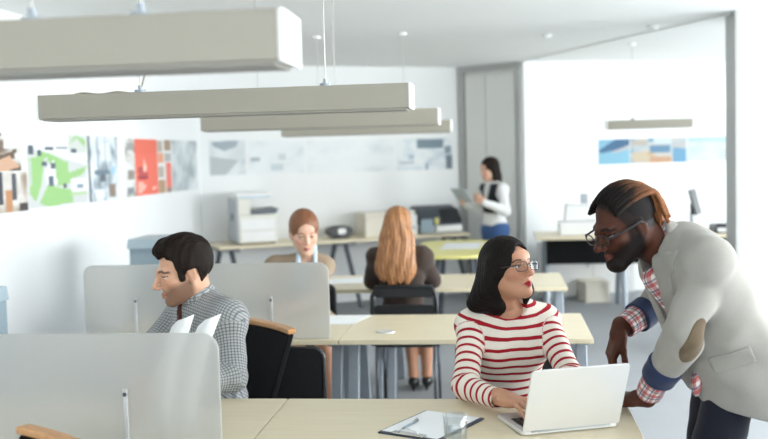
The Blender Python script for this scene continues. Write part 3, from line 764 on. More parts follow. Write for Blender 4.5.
m = MB(); m.span((-.20, -.2, .012), (.20, .24, .30)); m.make('body', M['offwhite'], p, bevel=.012)
m = MB(); m.span((-.20, -.2, .3005), (-.07, .24, .47)); m.make('side_tower', M['offwhite'], p, bevel=.01)
m = MB(); m.span((-.215, -.195, .02), (-.2005, .235, .46)); sp = m.make('side_panel', M['greyplastic'], p, bevel=.004)
m = MB(); m.span((-.221, -.03, .24), (-.2155, .04, .31)); m.make('grip', M['darksteel'], sp)
m = MB(); m.span((-.21, -.215, .47), (.14, .25, .52)); m.make('scanner_lid', M['white'], p, bevel=.01)
m = MB(); m.span((-.2, -.218, .472), (.13, -.2155, .486)); m.make('blue_strip', M['lightblue'], p)
m = MB(); m.add([(-.068, -.16, .302), (.20, -.16, .302), (.23, -.16, .35), (-.068, -.16, .325), (-.068, .18, .302), (.2, .18, .302), (.23, .18, .36), (-.068, .18, .33)], [(0, 1, 2, 3), (7, 6, 5, 4), (0, 4, 5, 1), (1, 5, 6, 2), (2, 6, 7, 3), (3, 7, 4, 0)]); m.make('output_tray', M['darksteel'], p)
for k in range(2): m = MB(); m.span((-.18, -.212, .03 + k * .12), (.18, -.2005, .135 + k * .12)); m.make('paper_drawer', M['white'], p, bevel=.004)
for x in (-.17, .17): m = MB(); m.span((x - .02, -.16, 0), (x + .02, .2, .0125)); m.make('foot', M['blackplastic'], p)
p = on_counter('radio', 'black rounded radio with a pale display on the back counter', 'radio', 1.5, .30)
N = 20; m = MB(); m.prism([(.135 * math.cos(a), .07 + .062 * math.copysign(abs(math.sin(a)) ** .7, math.sin(a))) for a in [2 * PI * k / N for k in range(N)]], 1, -.08, .08); m.make('body', M['blackplastic'], p, bevel=.012)
m = MB(); m.prism(rrect(-.035, .05, .045, .105, .02, 4), 1, -.084, -.0805); m.make('display', M['paper'], p)
m = MB(); m.span((-.09, -.05, 0), (.09, .05, .0085)); m.make('foot', M['blackplastic'], p)
p = on_counter('storage_box', 'cream storage box beside the black radio on the back counter', 'box', 1.9, .34)
m = MB(); m.span((-.14, -.16, 0), (.14, .16, .21)); m.make('body', M['cardboard'], p, bevel=.006)
m = MB(); m.span((-.145, -.165, .2105), (.145, .165, .255)); m.make('lid', M['cardboard'], p, bevel=.006)
p = on_counter('desktop_printer', 'white boxy printer behind the long haired woman', 'printer', 2.2, .32)
m = MB(); m.span((-.135, -.19, 0), (.135, .18, .22)); m.make('body', M['white'], p, bevel=.015)
m = MB(); m.span((-.12, -.17, .2205), (.12, .17, .27)); m.make('lid', M['offwhite'], p, bevel=.012)
m = MB(); m.span((-.1, -.2, .06), (.1, -.1905, .1)); m.make('slot', M['greyplastic'], p)
p = on_counter('plotter', 'wide dark grey plotter at the right end of the back counter', 'printer', 2.62, .34)
m = MB(); m.span((-.22, -.17, 0), (.25, .18, .09)); m.make('body', M['greyplastic'], p, bevel=.01)
m = MB(); m.prism([(-.19, .0905), (.18, .0905), (.18, .27), (.1, .30), (-.06, .26), (-.17, .15)], 0, -.22, .25); m.make('hood', M['darksteel'], p, bevel=.012)
m = MB(); m.span((-.06, -.2, .02), (.25, -.1705, .085)); m.make('front_tray', M['white'], p, bevel=.008)
m = MB(); m.prism([(-.21, .12), (-.15, .12), (-.08, .245), (-.10, .255)], 0, .02, .24); m.make('paper_path', M['blackplastic'], p)
m = MB(); m.span((-.24, -.2, .02), (-.1, -.175, .16)); pp = m.make('control_panel', M['bluegrey'], p, bevel=.006)
m = MB(); m.span((-.07, -.2, .1), (-.03, -.172, .17)); m.make('yellow_cartridge', M['yellow'], p, bevel=.004)
# yellow meeting table with papers
yt = thing('meeting_table', 'pale yellow round ended table before the standing woman', 'table', (-.40, 9.2, 0))
m = MB(); m.prism(rrect(-.37, .33, -.8, .8, .28, 8), 2, TOP - .028, TOP); m.make('tabletop', M['yellow'], yt, bevel=.006)
for x in (-.2, .2):
    for y in (-.6, .6): m = MB(); m.tube([(x * .7, y * .7, TOP - .03), (x, y, 0)], .024, 10); m.make('leg', M['darksteel'], yt)
m = MB(); m.span((-.16, -.45, TOP - .06), (.16, .45, TOP - .0285)); m.make('frame', M['darksteel'], yt)
papers('white papers spread on the yellow table', [(-.55, 9.0), (-.22, 9.0), (-.16, 9.6), (-.5, 9.65)], 4)
# long work table on the far right with dark modesty panel
lt = thing('work_table', 'long work table with black modesty panel behind the bending man', 'table', (1.45, 10.2, 0))
MB().span((-1.1, -.4, .735), (1.1, .38, .765)).make('tabletop', M['maple'], lt, bevel=.003)
MB().span((-1.0, -.3, .49), (1.0, -.27, .734)).make('modesty_panel', M['blackfab'], lt, bevel=.004)
for x in (-1.0, -.25, .5, 1.0):
    for s in (-1, 1): m = MB(); m.tube([(x, s * .1, .734), (x, s * .33, 0)], .028, 10); m.make('leg', M['steel'], lt)
lt2 = thing('desktop_scanner', 'pale grey office machine on the work table left of the bending man', 'printer', (.86, 10.15, .765))
m = MB(); m.span((-.28, -.2, 0), (.22, .2, .13)); m.make('body', M['white'], lt2, bevel=.015)
m = MB(); m.prism([(-.22, .131), (.2, .131), (.16, .28), (-.2, .30)], 1, -.02, .2); m.make('feeder', M['white'], lt2, bevel=.015)
m = MB(); m.span((-.05, .03, .30), (.02, .1, .40)); m.make('antenna_block', M['greyplastic'], lt2, bevel=.01)
fb = thing('floor_box', 'cream box on the floor under the work table', 'box', (.97, 10.75, 0), .25)
m = MB(); m.span((-.13, -.15, 0), (.13, .15, .2)); m.make('body', M['cardboard'], fb, bevel=.006)
m = MB(); m.span((-.135, -.155, .2005), (.135, .155, .225)); m.make('lid', M['cardboard'], fb, bevel=.004)
m = MB(); m.span((.131, -.12, .03), (.1335, .12, .18)); m.make('side_label', M['paper'], fb)
cb = thing('low_cabinet', 'low white cabinet standing against the far right wall', 'cabinet', (.95, 11.05, 0), math.atan(.42))
m = MB(); m.span((-.55, -.12, .04), (.5, .12, .62)); m.make('body', M['white'], cb, bevel=.005)
for x in (-.28, .24): m = MB(); m.span((x - .25, -.135, .06), (x + .245, -.1205, .6)); d_ = m.make('door', M['white'], cb, bevel=.003); m = MB(); m.span((x + .19, -.15, .35), (x + .2, -.1355, .45)); m.make('handle', M['steel'], d_)
m = MB(); m.span((-.5, -.1, 0), (.45, .1, .0395)); m.make('plinth', M['greyplastic'], cb)
def monitor(label, loc, rz, mat_back, w=.5, h=.31, tilt=.1):
    t = thing('computer_monitor', label, 'monitor', loc, rz); R = rotx(tilt)
    m = MB(); m.box((0, .02, .3), (w, .02, h), R); s = m.make('casing', mat_back, t, bevel=.006)
    m = MB(); m.box((0, .0085, .3), (w - .03, .003, h - .03), R); m.make('display', M['blackplastic'], t)
    m = MB(); m.tube([(0, .05, .02), (0, .05, .28)], .02, 10); m.make('stand', M['steel'], t)
    m = MB(); m.prism(rrect(-.11, .11, -.06, .12, .03, 4), 2, 0, .014); m.make('base', M['steel'], t)
    return t
monitor('dark angled monitor on the work table behind the bending man', (1.93, 10.12, .765), math.radians(70), M['blackplastic'], .34, .26, -.25)
kbx = thing('document_tray', 'black document tray on the work table beside the white pillar', 'tray', (2.25, 10.1, .765))
m = MB(); m.span((-.18, -.16, 0), (.18, .16, .015)); m.span((-.18, -.16, .015), (-.165, .16, .075)); m.span((.165, -.16, .015), (.18, .16, .075)); m.span((-.165, .145, .015), (.165, .16, .075)); m.make('tray', M['blackplastic'], kbx)
m = MB(); m.span((-.15, -.15, .0155), (.15, .13, .03)); m.make('papers', M['paper'], kbx)
# blue grey cabinets standing by the left wall
def cabinet(label, x, y, w=.5, d=.42, h=1.06):
    t = thing('filing_cabinet', label, 'cabinet', (x, y, 0), 0, 'blue grey filing cabinets')
    m = MB(); m.span((-w / 2 + .01, -d / 2 + .01, .03), (w / 2 - .01, d / 2, h - .065)); m.make('body', M['bluegrey'], t, bevel=.004)
    m = MB(); m.prism([(-d / 2 - .01, h - .064), (d / 2 + .005, h - .064), (d / 2 - .01, h), (-d / 2 + .015, h)], 0, -w / 2, w / 2); m.make('lid', M['bluegrey2'], t, bevel=.004)
    for k in range(3): m = MB(); z = .06 + k * .31; m.span((-w / 2 + .02, -d / 2 - .004, z), (w / 2 - .02, -d / 2 + .0095, z + .295)); q = m.make('drawer', M['bluegrey'], t, bevel=.003); m = MB(); m.span((-.06, -d / 2 - .02, z + .2), (.06, -d / 2 - .0045, z + .215)); m.make('handle', M['steel'], q)
    m = MB(); m.span((-w / 2 + .03, -d / 2 + .03, 0), (w / 2 - .03, d / 2 - .02, .0295)); m.make('plinth', M['darksteel'], t)
cabinet('blue grey cabinet behind the checked shirt man and the divider', -2.335, 6.75, w=.38, h=1.075)
cabinet('blue grey cabinet just showing at the left edge of the photo', -2.46, 4.05)

# ================================================================== people
def axes(fwd, up=(0, 0, 1)):
    """columns right, forward, up (person's own right)"""
    f = nrm(fwd); r = nrm(np.cross(f, up)); u = np.cross(r, f); return np.stack([r, f, u], 1)
def mir(v, s): return V3(v[0] * s, v[1], v[2])
def head_field(fem=False, jaw=1., nose=1., wide=1., lip=1., nl=0., eo=0.):
    """face and cranium in head space: x right, y forward, z up, eye line at z = 0"""
    h = un(.03, ell((0, -.018, .032), (.074 * wide, .097, .088)), ell((0, .022, -.035), (.060 * wide, .073, .082)))
    for s in (-1, 1):
        h = un(.03, h, rc(mir((.047 * jaw, -.004, -.056), s), mir((.015, .064, -.099), s), .020 * jaw, .015))
    h = un(.02, h, ell((0, .076, -.100), (.019 * jaw, .015, .015)))
    for s in (-1, 1): h = un(.022, h, ell(mir((.043, .062, -.024), s), (.019, .019, .017)))
    if fem: h = un(.02, h, ell((0, .076, .035), (.045, .016, .03)))
    else: h = un(.018, h, rc((-.036, .077, .019), (-.008, .09, .016), .009), rc((.036, .077, .019), (.008, .09, .016), .009))
    for s in (-1, 1): h = sub(h, ell(mir((.032, .103, -.001), s), (.019, .017, .0115)), .016)
    nw = nose
    h = un(.012, h, rc((0, .088, .012), (0, .111 + nl, -.031), .007, .0098 * nw))
    for s in (-1, 1): h = un(.008, h, ell(mir((.0118 * nw, .102 + nl * .6, -.0365), s), (.0072 * nw, .0095, .0068)))
    for s in (-1, 1): h = sub(h, ell(mir((.0065 * nw, .105 + nl * .8, -.0435), s), (.003, .004, .0025)), .003)
    for s in (-1, 1):
        h = un(.006, h, rc(mir((.020, .083, -.0665), s), (0, .0955, -.0640), .0035, .0052 * lip))
        h = un(.006, h, rc(mir((.018, .083, -.0712), s), (0, .0940, -.0745), .0035, .0062 * lip))
        h = sub(h, rc(mir((.022, .0875, -.0690), s), (0, .1005, -.0692), .0012), .004)
    for s in (-1, 1):
        c = mir((.032, .0765, -.001), s); ball = ell(c, (.0128,) * 3)
        h = un(.002, h, ball)
        lid = isc(ell(c, (.0146, .0142, .0142)), plane(c + V3(0, 0, .0042 + eo), (0, -.25, -1)), .002)
        low = isc(ell(c, (.0140, .0138, .0138)), plane(c - V3(0, 0, .0058 + eo * .4), (0, -.1, 1)), .002)
        h = un(.004, h, lid); h = un(.004, h, low)
    for s in (-1, 1):
        R = rotz(.32 * s) @ rotx(-.12)
        e = sub(ell(mir((.074 * wide, -.012, -.008), s), (.008, .017, .029), R), ell(mir((.0835 * wide, -.007, -.004), s), (.006, .011, .02), R), .006)
        e = un(.006, e, ell(mir((.073 * wide, -.003, -.034), s), (.006, .008, .009)))
        h = un(.008, h, e)
    return h
def head_paint(Q, skin, lips, brow, iris, lipk=1., beard=None, beardk=0., browk=1., gaze=(0, 0), fem=False, scalp=None):
    C = np.tile(V3(*skin), (len(Q), 1)); ax = np.abs(Q[:, 0])
    def mixin(k, c): C[:] = C * (1 - k[:, None]) + V3(*c) * k[:, None]
    sm = lambda d, a, b: np.clip((b - d) / (b - a), 0, 1)
    if scalp is not None: mixin(.9 * sm(scalp(Q), -.006, .006), brow)
    front = (Q[:, 1] > .05)
    rosy = V3(*skin) * V3(1.02, .8, .78)
    mixin(.5 * sm(np.linalg.norm(np.stack([ax - .043, Q[:, 2] + .03], 1), axis=1), .005, .03) * front, rosy)
    mixin(.6 * sm(np.linalg.norm(Q - V3(0, .118, -.034), axis=1), .008, .02), rosy)
    if beard is not None:
        z = Q[:, 2]; m = sm(z - np.minimum(-.052 + .6 * np.maximum(ax - .03, 0), -.026), -.010, .010) * sm(-Q[:, 1], -.002, .016) * sm(-z, .120, .135)
        m = m * (1 - .75 * sm(np.linalg.norm(np.stack([ax * .7, z + .0685], 1), axis=1), .010, .016)); mixin(beardk * m, beard)
    zu = -.0688 + .0098 * np.maximum(0, 1 - (ax / .0215) ** 2) - .0018 * np.exp(-(ax / .0035) ** 2); zl = -.0692 - .0118 * np.maximum(0, 1 - (ax / .0195) ** 2)
    mixin(lipk * sm(np.maximum(Q[:, 2] - zu, zl - Q[:, 2]), -.0012, .0012) * sm(ax, .019, .0225) * (Q[:, 1] > .074), lips)
    mixin(.8 * sm(np.abs(Q[:, 2] + .0691), .0006, .0018) * sm(ax, .020, .023) * (Q[:, 1] > .074), V3(*lips) * .25)
    bz = .0215 + .12 * (ax - .015) - 4.2 * np.maximum(ax - .034, 0) ** 1.4
    mixin(browk * sm(np.abs(Q[:, 2] - bz), .0016 if fem else .003, .0042 if fem else .0062) * sm(np.abs(ax - .0325), .015, .020) * (Q[:, 1] > .045), brow)
    for s in (-1, 1):
        c = mir((.032, .0765, -.001), s); d = np.linalg.norm(Q - c, axis=1); e = (d < .01325) & (Q[:, 1] > c[1])
        mixin(e * 1., (.50, .48, .46))
        g = c + V3(gaze[0], 1, gaze[1]) / np.linalg.norm((gaze[0], 1, gaze[1])) * .0128; k = np.linalg.norm(Q - g, axis=1)
        mixin(e * sm(k, .0058, .0070), iris); mixin(e * sm(k, .0022, .003), (.003, .003, .003))
        rim = (np.abs(Q[:, 2] - c[2] - .0056 + 9 * (ax - .032) ** 2 * 1.2) < .0021) & (np.abs(ax - .032) < .0155) & (Q[:, 1] > .07)
        mixin(.95 * rim, V3(*brow) * .4)
        mixin(.35 * sm(np.abs(Q[:, 2] - c[2] - .008), .001, .004) * sm(np.abs(ax - .032), .011, .016) * front, V3(*skin) * .55)
    return C
def hand_field(side, curl=(.3, .35, .4, .45), thumb=(.5, .3), spread=.09, size=1., fold=(1., 1.1, .7)):
    """right hand if side = 1.  Local frame: wrist at 0, +y to the fingertips, +z back of the hand, thumb towards -x"""
    z = size
    f = un(.02, rc((0, -.02, 0), (0, .012, 0), .027, .026), rbox((.0, .05, -.001), (.039, .042, .0125), .0125))
    f = un(.015, f, ell((-.026, .03, -.011), (.017, .03, .014)), ell((.027, .035, -.009), (.014, .034, .013)))
    L = [(.043, .026, .021), (.047, .030, .022), (.043, .028, .021), (.034, .021, .019)]
    X = [-.0295, -.0095, .0105, .0295]; Y = [.089, .094, .090, .082]; R = [.0088, .009, .0086, .0077]
    for i in range(4):
        a = curl[i]; sp = spread * (i - 1.4); p = V3(X[i], Y[i] - .014, 0); cs = []
        ang = 0; q = V3(X[i], Y[i], .0005); cs.append((p, q, R[i] * 1.12, R[i] * 1.06))
        for j in range(3):
            ang += a * fold[j]; d = V3(math.sin(sp) * math.cos(ang), math.cos(sp) * math.cos(ang), -math.sin(ang)); n = q + d * L[i][j]
            cs.append((q, n, R[i] * (1.04 - .1 * j), R[i] * (.98 - .12 * j))); q = n
        ff = un(.004, *[rc(*c) for c in cs]); f = un(.0055, f, ff)
    t0 = V3(-.02, .018, -.008); b = thumb[0]; c = thumb[1]
    d1 = nrm((-math.sin(b), math.cos(b), -.32)); t1 = t0 + d1 * .045; d2 = nrm((-math.sin(b - c), math.cos(b - c), -.42)); t2 = t1 + d2 * .032; d3 = nrm((-math.sin(b - 1.9 * c), math.cos(b - 1.9 * c), -.46)); t3 = t2 + d3 * .026
    f = un(.008, f, un(.005, rc(t0, t1, .0135, .0112), rc(t1, t2, .0108, .0098), rc(t2, t3, .0098, .0072)))
    if side < 0: g = f; f = lambda P: g(P * V3(-1, 1, 1))
    if size != 1: k = f; f = lambda P: k(P / size) * size
    return f
def hand_axes(fingers, back):
    """columns x, y (fingers), z (back of the hand)"""
    y = nrm(fingers); z = nrm(V3(*back) - y * np.dot(y, back)); return np.stack([np.cross(y, z), y, z], 1)
def box_of(*pts, pad=.1): A = np.array(pts); return A.min(0) - pad, A.max(0) + pad
def limb_uv(P, chain):
    """(distance to chain, across, along) for plaid and stripe coordinates"""
    best = np.full(len(P), 9.); U = np.zeros(len(P)); W = np.zeros(len(P)); s0 = 0.
    for a, b in zip(chain[:-1], chain[1:]):
        a = V3(*a); b = V3(*b); L = np.linalg.norm(b - a); d = (b - a) / L; t = (P - a) @ d; tc = np.clip(t, 0, L); q = P - a - tc[:, None] * d
        dist = np.sqrt((q * q).sum(1)); ref = nrm(np.cross(d, (.31, .2, .93) if abs(d[2]) < .8 else (.2, .95, .1))); w = np.cross(d, ref)
        ang = np.arctan2(q @ w, q @ ref); m = dist < best
        best = np.where(m, dist, best); U = np.where(m, ang * .05, U); W = np.where(m, s0 + t, W); s0 += L
    return best, U, W
def garment_uv(V, torso, arms, r=.09):
    """torso = (origin, right, up); arms = chains.  Nearest wins."""
    O, rx, up = torso; Q = V - V3(*O); U = Q @ V3(*rx); W = Q @ V3(*up)
    for ch, lim in arms:
        d, u, w = limb_uv(V, ch); 
        m = lim(V) if callable(lim) else d < lim
        U = np.where(m, u, U); W = np.where(m, w, W)
    return np.stack([U, np.zeros(len(V)), W], 1)
SIT = []
def seated(f):
    """flatten what would sink into the seat cushion the person sits on"""
    for x, y, z in SIT: f = sub(f, rbox((x, y, z - .03), (.34, .34, .0305), .006), .01)
    return f
def fobj(name, f, lo, hi, h, mat, parent, sm=1, wv=None, col=None):
    f = seated(f)
    V, F = meshify(f, lo, hi, h, sm); at = {}
    if wv is not None: at['wv'] = wv(V)
    if col is not None: at['col'] = col(V)
    return link(name, V, F, mat, parent, smooth=True, world=True, attrs=at)
def hairflow(O, R, axis=(0, 0, 1)):
    """coordinates that run along straight falling hair: azimuth and radius vary across, z along"""
    def g(V):
        Q = (V - O) @ R; a = np.arctan2(Q[:, 0], -Q[:, 1] + .02); return np.stack([a * .1, np.hypot(Q[:, 0], Q[:, 1]) * .6, Q[:, 2]], 1)
    return g
def glasses(parent, O, R, mat_frame, w=.0245, hgt=.017, z=-.004, y=.1105, rim=.0013, temple_z=.004, square=.5, tk=1.35):
    m = MB(); toW = lambda p: V3(*O) + R @ V3(*p)
    for s in (-1, 1):
        P = []
        for k in range(28):
            a = 2 * PI * k / 28; cx = math.copysign(abs(math.cos(a)) ** square, math.cos(a)); cz = math.copysign(abs(math.sin(a)) ** square, math.sin(a))
            P.append(toW((s * (.0335 + cx * w), y - .0065 * ((.0335 + cx * w * s * s) / .06) ** 2 * 1.3, z + cz * hgt)))
        m.tube(P, rim, 8, closed=True)
    m.tube([toW((-.0095, y, z + .004)), toW((0, y + .0025, z + .007)), toW((.0095, y, z + .004))], rim, 8)
    g = m.make('glasses', mat_frame, parent, world=True, smooth=True)
    for s in (-1, 1):
        t = MB(); t.tube([toW((s * .0575, y - .009, z + .006)), toW((s * .068, y - .02, z + .007)), toW((s * .0775, .02, temple_z + .002)), toW((s * .079, -.012, temple_z + .004)), toW((s * .078, -.03, -.012))], rim * tk, 8, flat=1.); t.make('temple', mat_frame, g, world=True, smooth=True)
        V = [toW((s * .0335, y - .003, z))]; n = 28
        for k in range(n):
            a = 2 * PI * k / n; cx = math.copysign(abs(math.cos(a)) ** square, math.cos(a)); cz = math.copysign(abs(math.sin(a)) ** square, math.sin(a))
            V.append(toW((s * (.0335 + cx * w), y - .0065 * ((.0335 + cx * w) / .06) ** 2 * 1.3, z + cz * hgt)))
        link('lens', V, [(0, 1 + k, 1 + (k + 1) % n) for k in range(n)], M['lens'], g, world=True, smooth=True)
    return g
def shoe(parent, ankle, d, mat, heel=.012, L=.25, name='shoe'):
    """low shoe pointing along d (xy), ankle above the heel"""
    d = nrm((d[0], d[1], 0)); x = V3(d[1], -d[0], 0); R = np.stack([x, d, V3(0, 0, 1)], 1); O = V3(ankle[0], ankle[1], 0)
    f = un(.04, ell((0, -.01, .045 + heel), (.036, .055, .05)), ell((0, .12, .026), (.044, .095, .03)), rc((0, .0, .04 + heel), (0, .1, .04), .036, .034))
    f = isc(f, plane((0, 0, .002), (0, 0, -1)), .004); g = local(f, O, R); lo, hi = box_of(O + d * .26, O - d * .1, pad=.1)
    o = fobj(name, g, (lo[0], lo[1], -.01), (hi[0], hi[1], .16), .006, mat, parent); return o

def lsc(f, O, R, s):
    O = V3(*O); return lambda P: f(((P - O) @ R) / s) * s
def mesh_head(hf, O, R, s, h, neck_to, nr, paint):
    """head plus neck down to neck_to (world), with colours"""
    n0 = V3(*O) + R @ V3(0, -.028, -.045) * s
    f = un(.03, lsc(hf, O, R, s), rc(n0, neck_to, nr * .97, nr * 1.06))
    lo, hi = box_of(V3(*O) - .15 * s, V3(*O) + .15 * s, V3(*neck_to) - .05, V3(*neck_to) + .05, pad=0)
    V, F = meshify(f, lo, hi, h, 1)
    Q = ((V - V3(*O)) @ R) / s
    # only the head is painted by the face colours
    return V, F, paint(Q)
def mesh_hand(f, O, R, s, h, col, nails=True):
    g = lsc(f, O, R, s); lo, hi = box_of(V3(*O) - .12, V3(*O) + .12, V3(*O) + R @ V3(0, .19, 0), pad=.02)
    V, F = meshify(g, lo, hi, h, 1); Q = ((V - V3(*O)) @ R) / s
    C = np.tile(V3(*col), (len(V), 1)); k = np.clip((-Q[:, 2] - .004) / .012, 0, 1)[:, None] * .35
    C = C * (1 - k) + np.minimum(V3(*col) * V3(1.5, 1.35, 1.3), .75) * k
    return V, F, C
def mesh_core(f, pts, h, col, pad=.14):
    lo, hi = box_of(*pts, pad=pad); V, F = meshify(seated(f), lo, hi, h, 1); return V, F, np.tile(V3(*col), (len(V), 1))
def body(parent, mat, *parts):
    V, F, C = join(*parts); return link('body', V, F, mat, parent, smooth=True, world=True, attrs={'col': C})
def seat_legs(hips, knees, ankles, r=(.088, .062, .045), k=.05):
    fs = []
    for a, b, c in zip(hips, knees, ankles): fs += [rc(a, b, r[0], r[1]), rc(b, c, r[1] * .98, r[2])]
    return un(k, *fs)

# ------------------------------------------------------------------ woman in the striped top
def striped_woman():
    t = thing('person', 'woman with long black hair, glasses and red striped top typing on the laptop', 'person', (.05, 3.85, 0))
    SIT[:] = [(.04, 3.97, .478)]
    O = V3(.028, 3.60, 1.182); R = axes((.67, -.70, .22)); s = .935
    SK, LIP, BR = lin(188, 138, 110), lin(170, 24, 42), lin(44, 30, 26)
    hf = head_field(fem=True, jaw=.86, nose=.95, lip=1.15, wide=.97, nl=.003, eo=.0042)
    neck = V3(.012, 3.665, 1.03)
    paint = lambda Q: head_paint(Q, SK, LIP, BR, lin(40, 26, 20), fem=True, gaze=(-.18, .12))
    head = mesh_head(hf, O, R, s, .0021, neck, .047, paint)
    fw = nrm((.26, -.965, 0)); rt = V3(fw[1], -fw[0], 0); up = nrm((-.01, -.12, 1))
    T = np.stack([rt, fw, V3(0, 0, 1)], 1) @ rotx(-.12)
    chest = V3(.025, 3.70, .89); waist = V3(.03, 3.77, .68); pel = V3(.04, 3.86, .56)
    S = {1: V3(.022, 3.685, .972) + rt * .138, -1: V3(.022, 3.685, .975) - rt * .138}
    E = {1: V3(-.128, 3.43, .793), -1: V3(.235, 3.50, .81)}
    W = {1: V3(-.012, 3.255, .793), -1: V3(.205, 3.285, .797)}
    skin_core = un(.05, ell(chest, (.125, .08, .16), T), ell(waist, (.105, .07, .16), T), ell(pel, (.14, .10, .11), T), rc(neck, chest, .05, .07),
                   *[rc(S[k], E[k], .04, .033) for k in S], *[rc(E[k], W[k], .033, .0235) for k in S], rc(S[1], S[-1], .042))
    h1 = mesh_hand(hand_field(1, (.16, .18, .22, .28), (.62, .2), .1), W[1] + V3(.01, -.012, .011), hand_axes((.70, -.70, -.06), (.1, -.1, 1)), .96, .0022, SK)
    h2 = mesh_hand(hand_field(-1, (.2, .22, .26, .3), (.5, .2), .1), W[-1] + V3(-.004, -.012, .012), hand_axes((-.45, -.88, -.03), (0, -.1, 1)), .94, .003, SK)
    body(t, M['skin'], head, h1, h2, mesh_core(skin_core, [S[1], S[-1], E[1], E[-1], W[1], W[-1], pel, neck], .007, SK, .13))
    # top
    torso = un(.06, ell(chest, (.148, .098, .165), T), ell(waist, (.122, .09, .17), T), ell(pel, (.165, .125, .13), T),
               rc(S[1] + V3(0, .01, -.005), S[-1] + V3(0, .01, -.005), .048), rc(neck + V3(.0, .012, -.005), S[1], .052, .045), rc(neck + V3(.0, .012, -.005), S[-1], .052, .045),
               ell(chest + T @ V3(.062, .075, .0), (.06, .055, .062), T), ell(chest + T @ V3(-.062, .075, .0), (.06, .055, .062), T))
    arms = {k: un(.03, rc(S[k], E[k], .051, .043), rc(E[k], V3(*W[k]) * .93 + E[k] * .07, .043, .033)) for k in S}
    wr = wrinkle(.0028, 70, 4)
    def wfold(P): return wr(P) * (.25 + np.clip((.80 - P[:, 2]) * 8, 0, 1.3) + .9 * np.exp(-((P - E[1]) ** 2).sum(1) / .006) + .6 * np.exp(-((P - E[-1]) ** 2).sum(1) / .006))
    f = disp(un(.028, torso, arms[1], arms[-1]), wfold)
    f = sub(f, un(.02, rc(neck + V3(.012, -.035, .028), neck + V3(.01, .0, .10), .060, .075), ell(neck + V3(.022, -.055, .008), (.062, .05, .032))), .006)
    for k in S:
        d = nrm(W[k] - E[k]); f = sub(f, rc(W[k] + d * -.012, W[k] + d * .06, .0285), .003)
    lo, hi = box_of(S[1], S[-1], E[1], E[-1], W[1], W[-1], pel, pad=.13)
    def wv(V):
        g = garment_uv(V, (waist, rt, up), [([S[1], E[1], W[1]], lambda v: (arms[1](v) < torso(v) - .001) & (arms[1](v) <= arms[-1](v))), ([S[-1], E[-1], W[-1]], lambda v: (arms[-1](v) < torso(v) - .001) & (arms[-1](v) < arms[1](v)))])
        tor = torso(V) <= np.minimum(arms[1](V), arms[-1](V)) + .001; u = np.abs((V - waist) @ rt); g[:, 2] -= tor * (.3 * np.maximum(0, u - .06) * np.clip((V[:, 2] - .9) * 10, 0, 1)); return g
    fobj('striped_top', f, lo, hi, .0042, M['stripe'], t, 2, wv)
    legs = seat_legs([pel + rt * .085 + V3(0, 0, -.02), pel - rt * .085 + V3(0, 0, -.02)], [V3(-.02, 3.44, .52), V3(.20, 3.46, .52)], [V3(.0, 3.42, .1), V3(.2, 3.46, .1)])
    f = un(.05, legs, ell(pel + V3(0, 0, -.02), (.168, .125, .10), T)); f = isc(f, plane((0, 0, .07), (0, 0, -1)))
    fobj('trousers', f, *box_of(pel, (-.02, 3.4, .06), (.25, 3.4, .6), pad=.2), .01, M['darktrouser'], t)
    for x in (.0, .2): shoe(t, (x, 3.43), (.1, -1), M['shoe'])
    # hair
    hl = lambda f: lsc(f, O, R, s)
    capf = un(.03, ell((0, -.020, .033), (.0865, .112, .1005)), ell((0, -.092, -.06), (.088, .05, .11)))
    side = un(.03, rc((.076, -.006, .02), (.079, -.022, -.034), .020, .019), rc((.072, .004, .03), (.080, -.058, -.07), .022, .022), rc((.080, -.058, -.07), (.074, -.105, -.105), .022, .018),
              rc((-.072, .012, .03), (-.078, .0, -.09), .021, .020), rc((-.078, .0, -.09), (-.072, -.015, -.135), .020, .010),
              rc((.03, -.085, -.12), (.05, -.118, -.12), .045, .03), rc((-.03, -.085, -.10), (-.04, -.105, -.12), .045, .03))
    hair = un(.035, capf, side, rc((.05, -.07, -.05), (.088, -.125, -.108), .05, .034))
    hair = sub(hair, un(.02, ell((0, .118, -.035), (.0615, .098, .104)), ell((-.004, .128, .018), (.046, .088, .084))), .006)
    hair = sub(hair, rc((-.003, .06, .135), (-.003, -.02, .138), .006), .008)
    def gro(Q):
        a = np.arctan2(Q[:, 0], -Q[:, 1] + .01); return .0011 * np.sin(a * 46 + 2 * np.sin(Q[:, 2] * 22)) + .0009 * np.sin(a * 93 + Q[:, 2] * 14)
    hair = disp(hair, gro); lo, hi = box_of(O - .16, O + .16, O + V3(-.1, .1, -.24), pad=.02)
    V, F = meshify(hl(hair), lo, hi, .003, 1)
    link('hair', V, F, M['hair_black'], t, smooth=True, world=True, attrs={'wv': hairflow(O, R)(V)})
    glasses(t, O, R * s, M['blackplastic'], w=.0265, hgt=.0180, y=.110, rim=.0012, square=.62)
    return t
striped_woman()

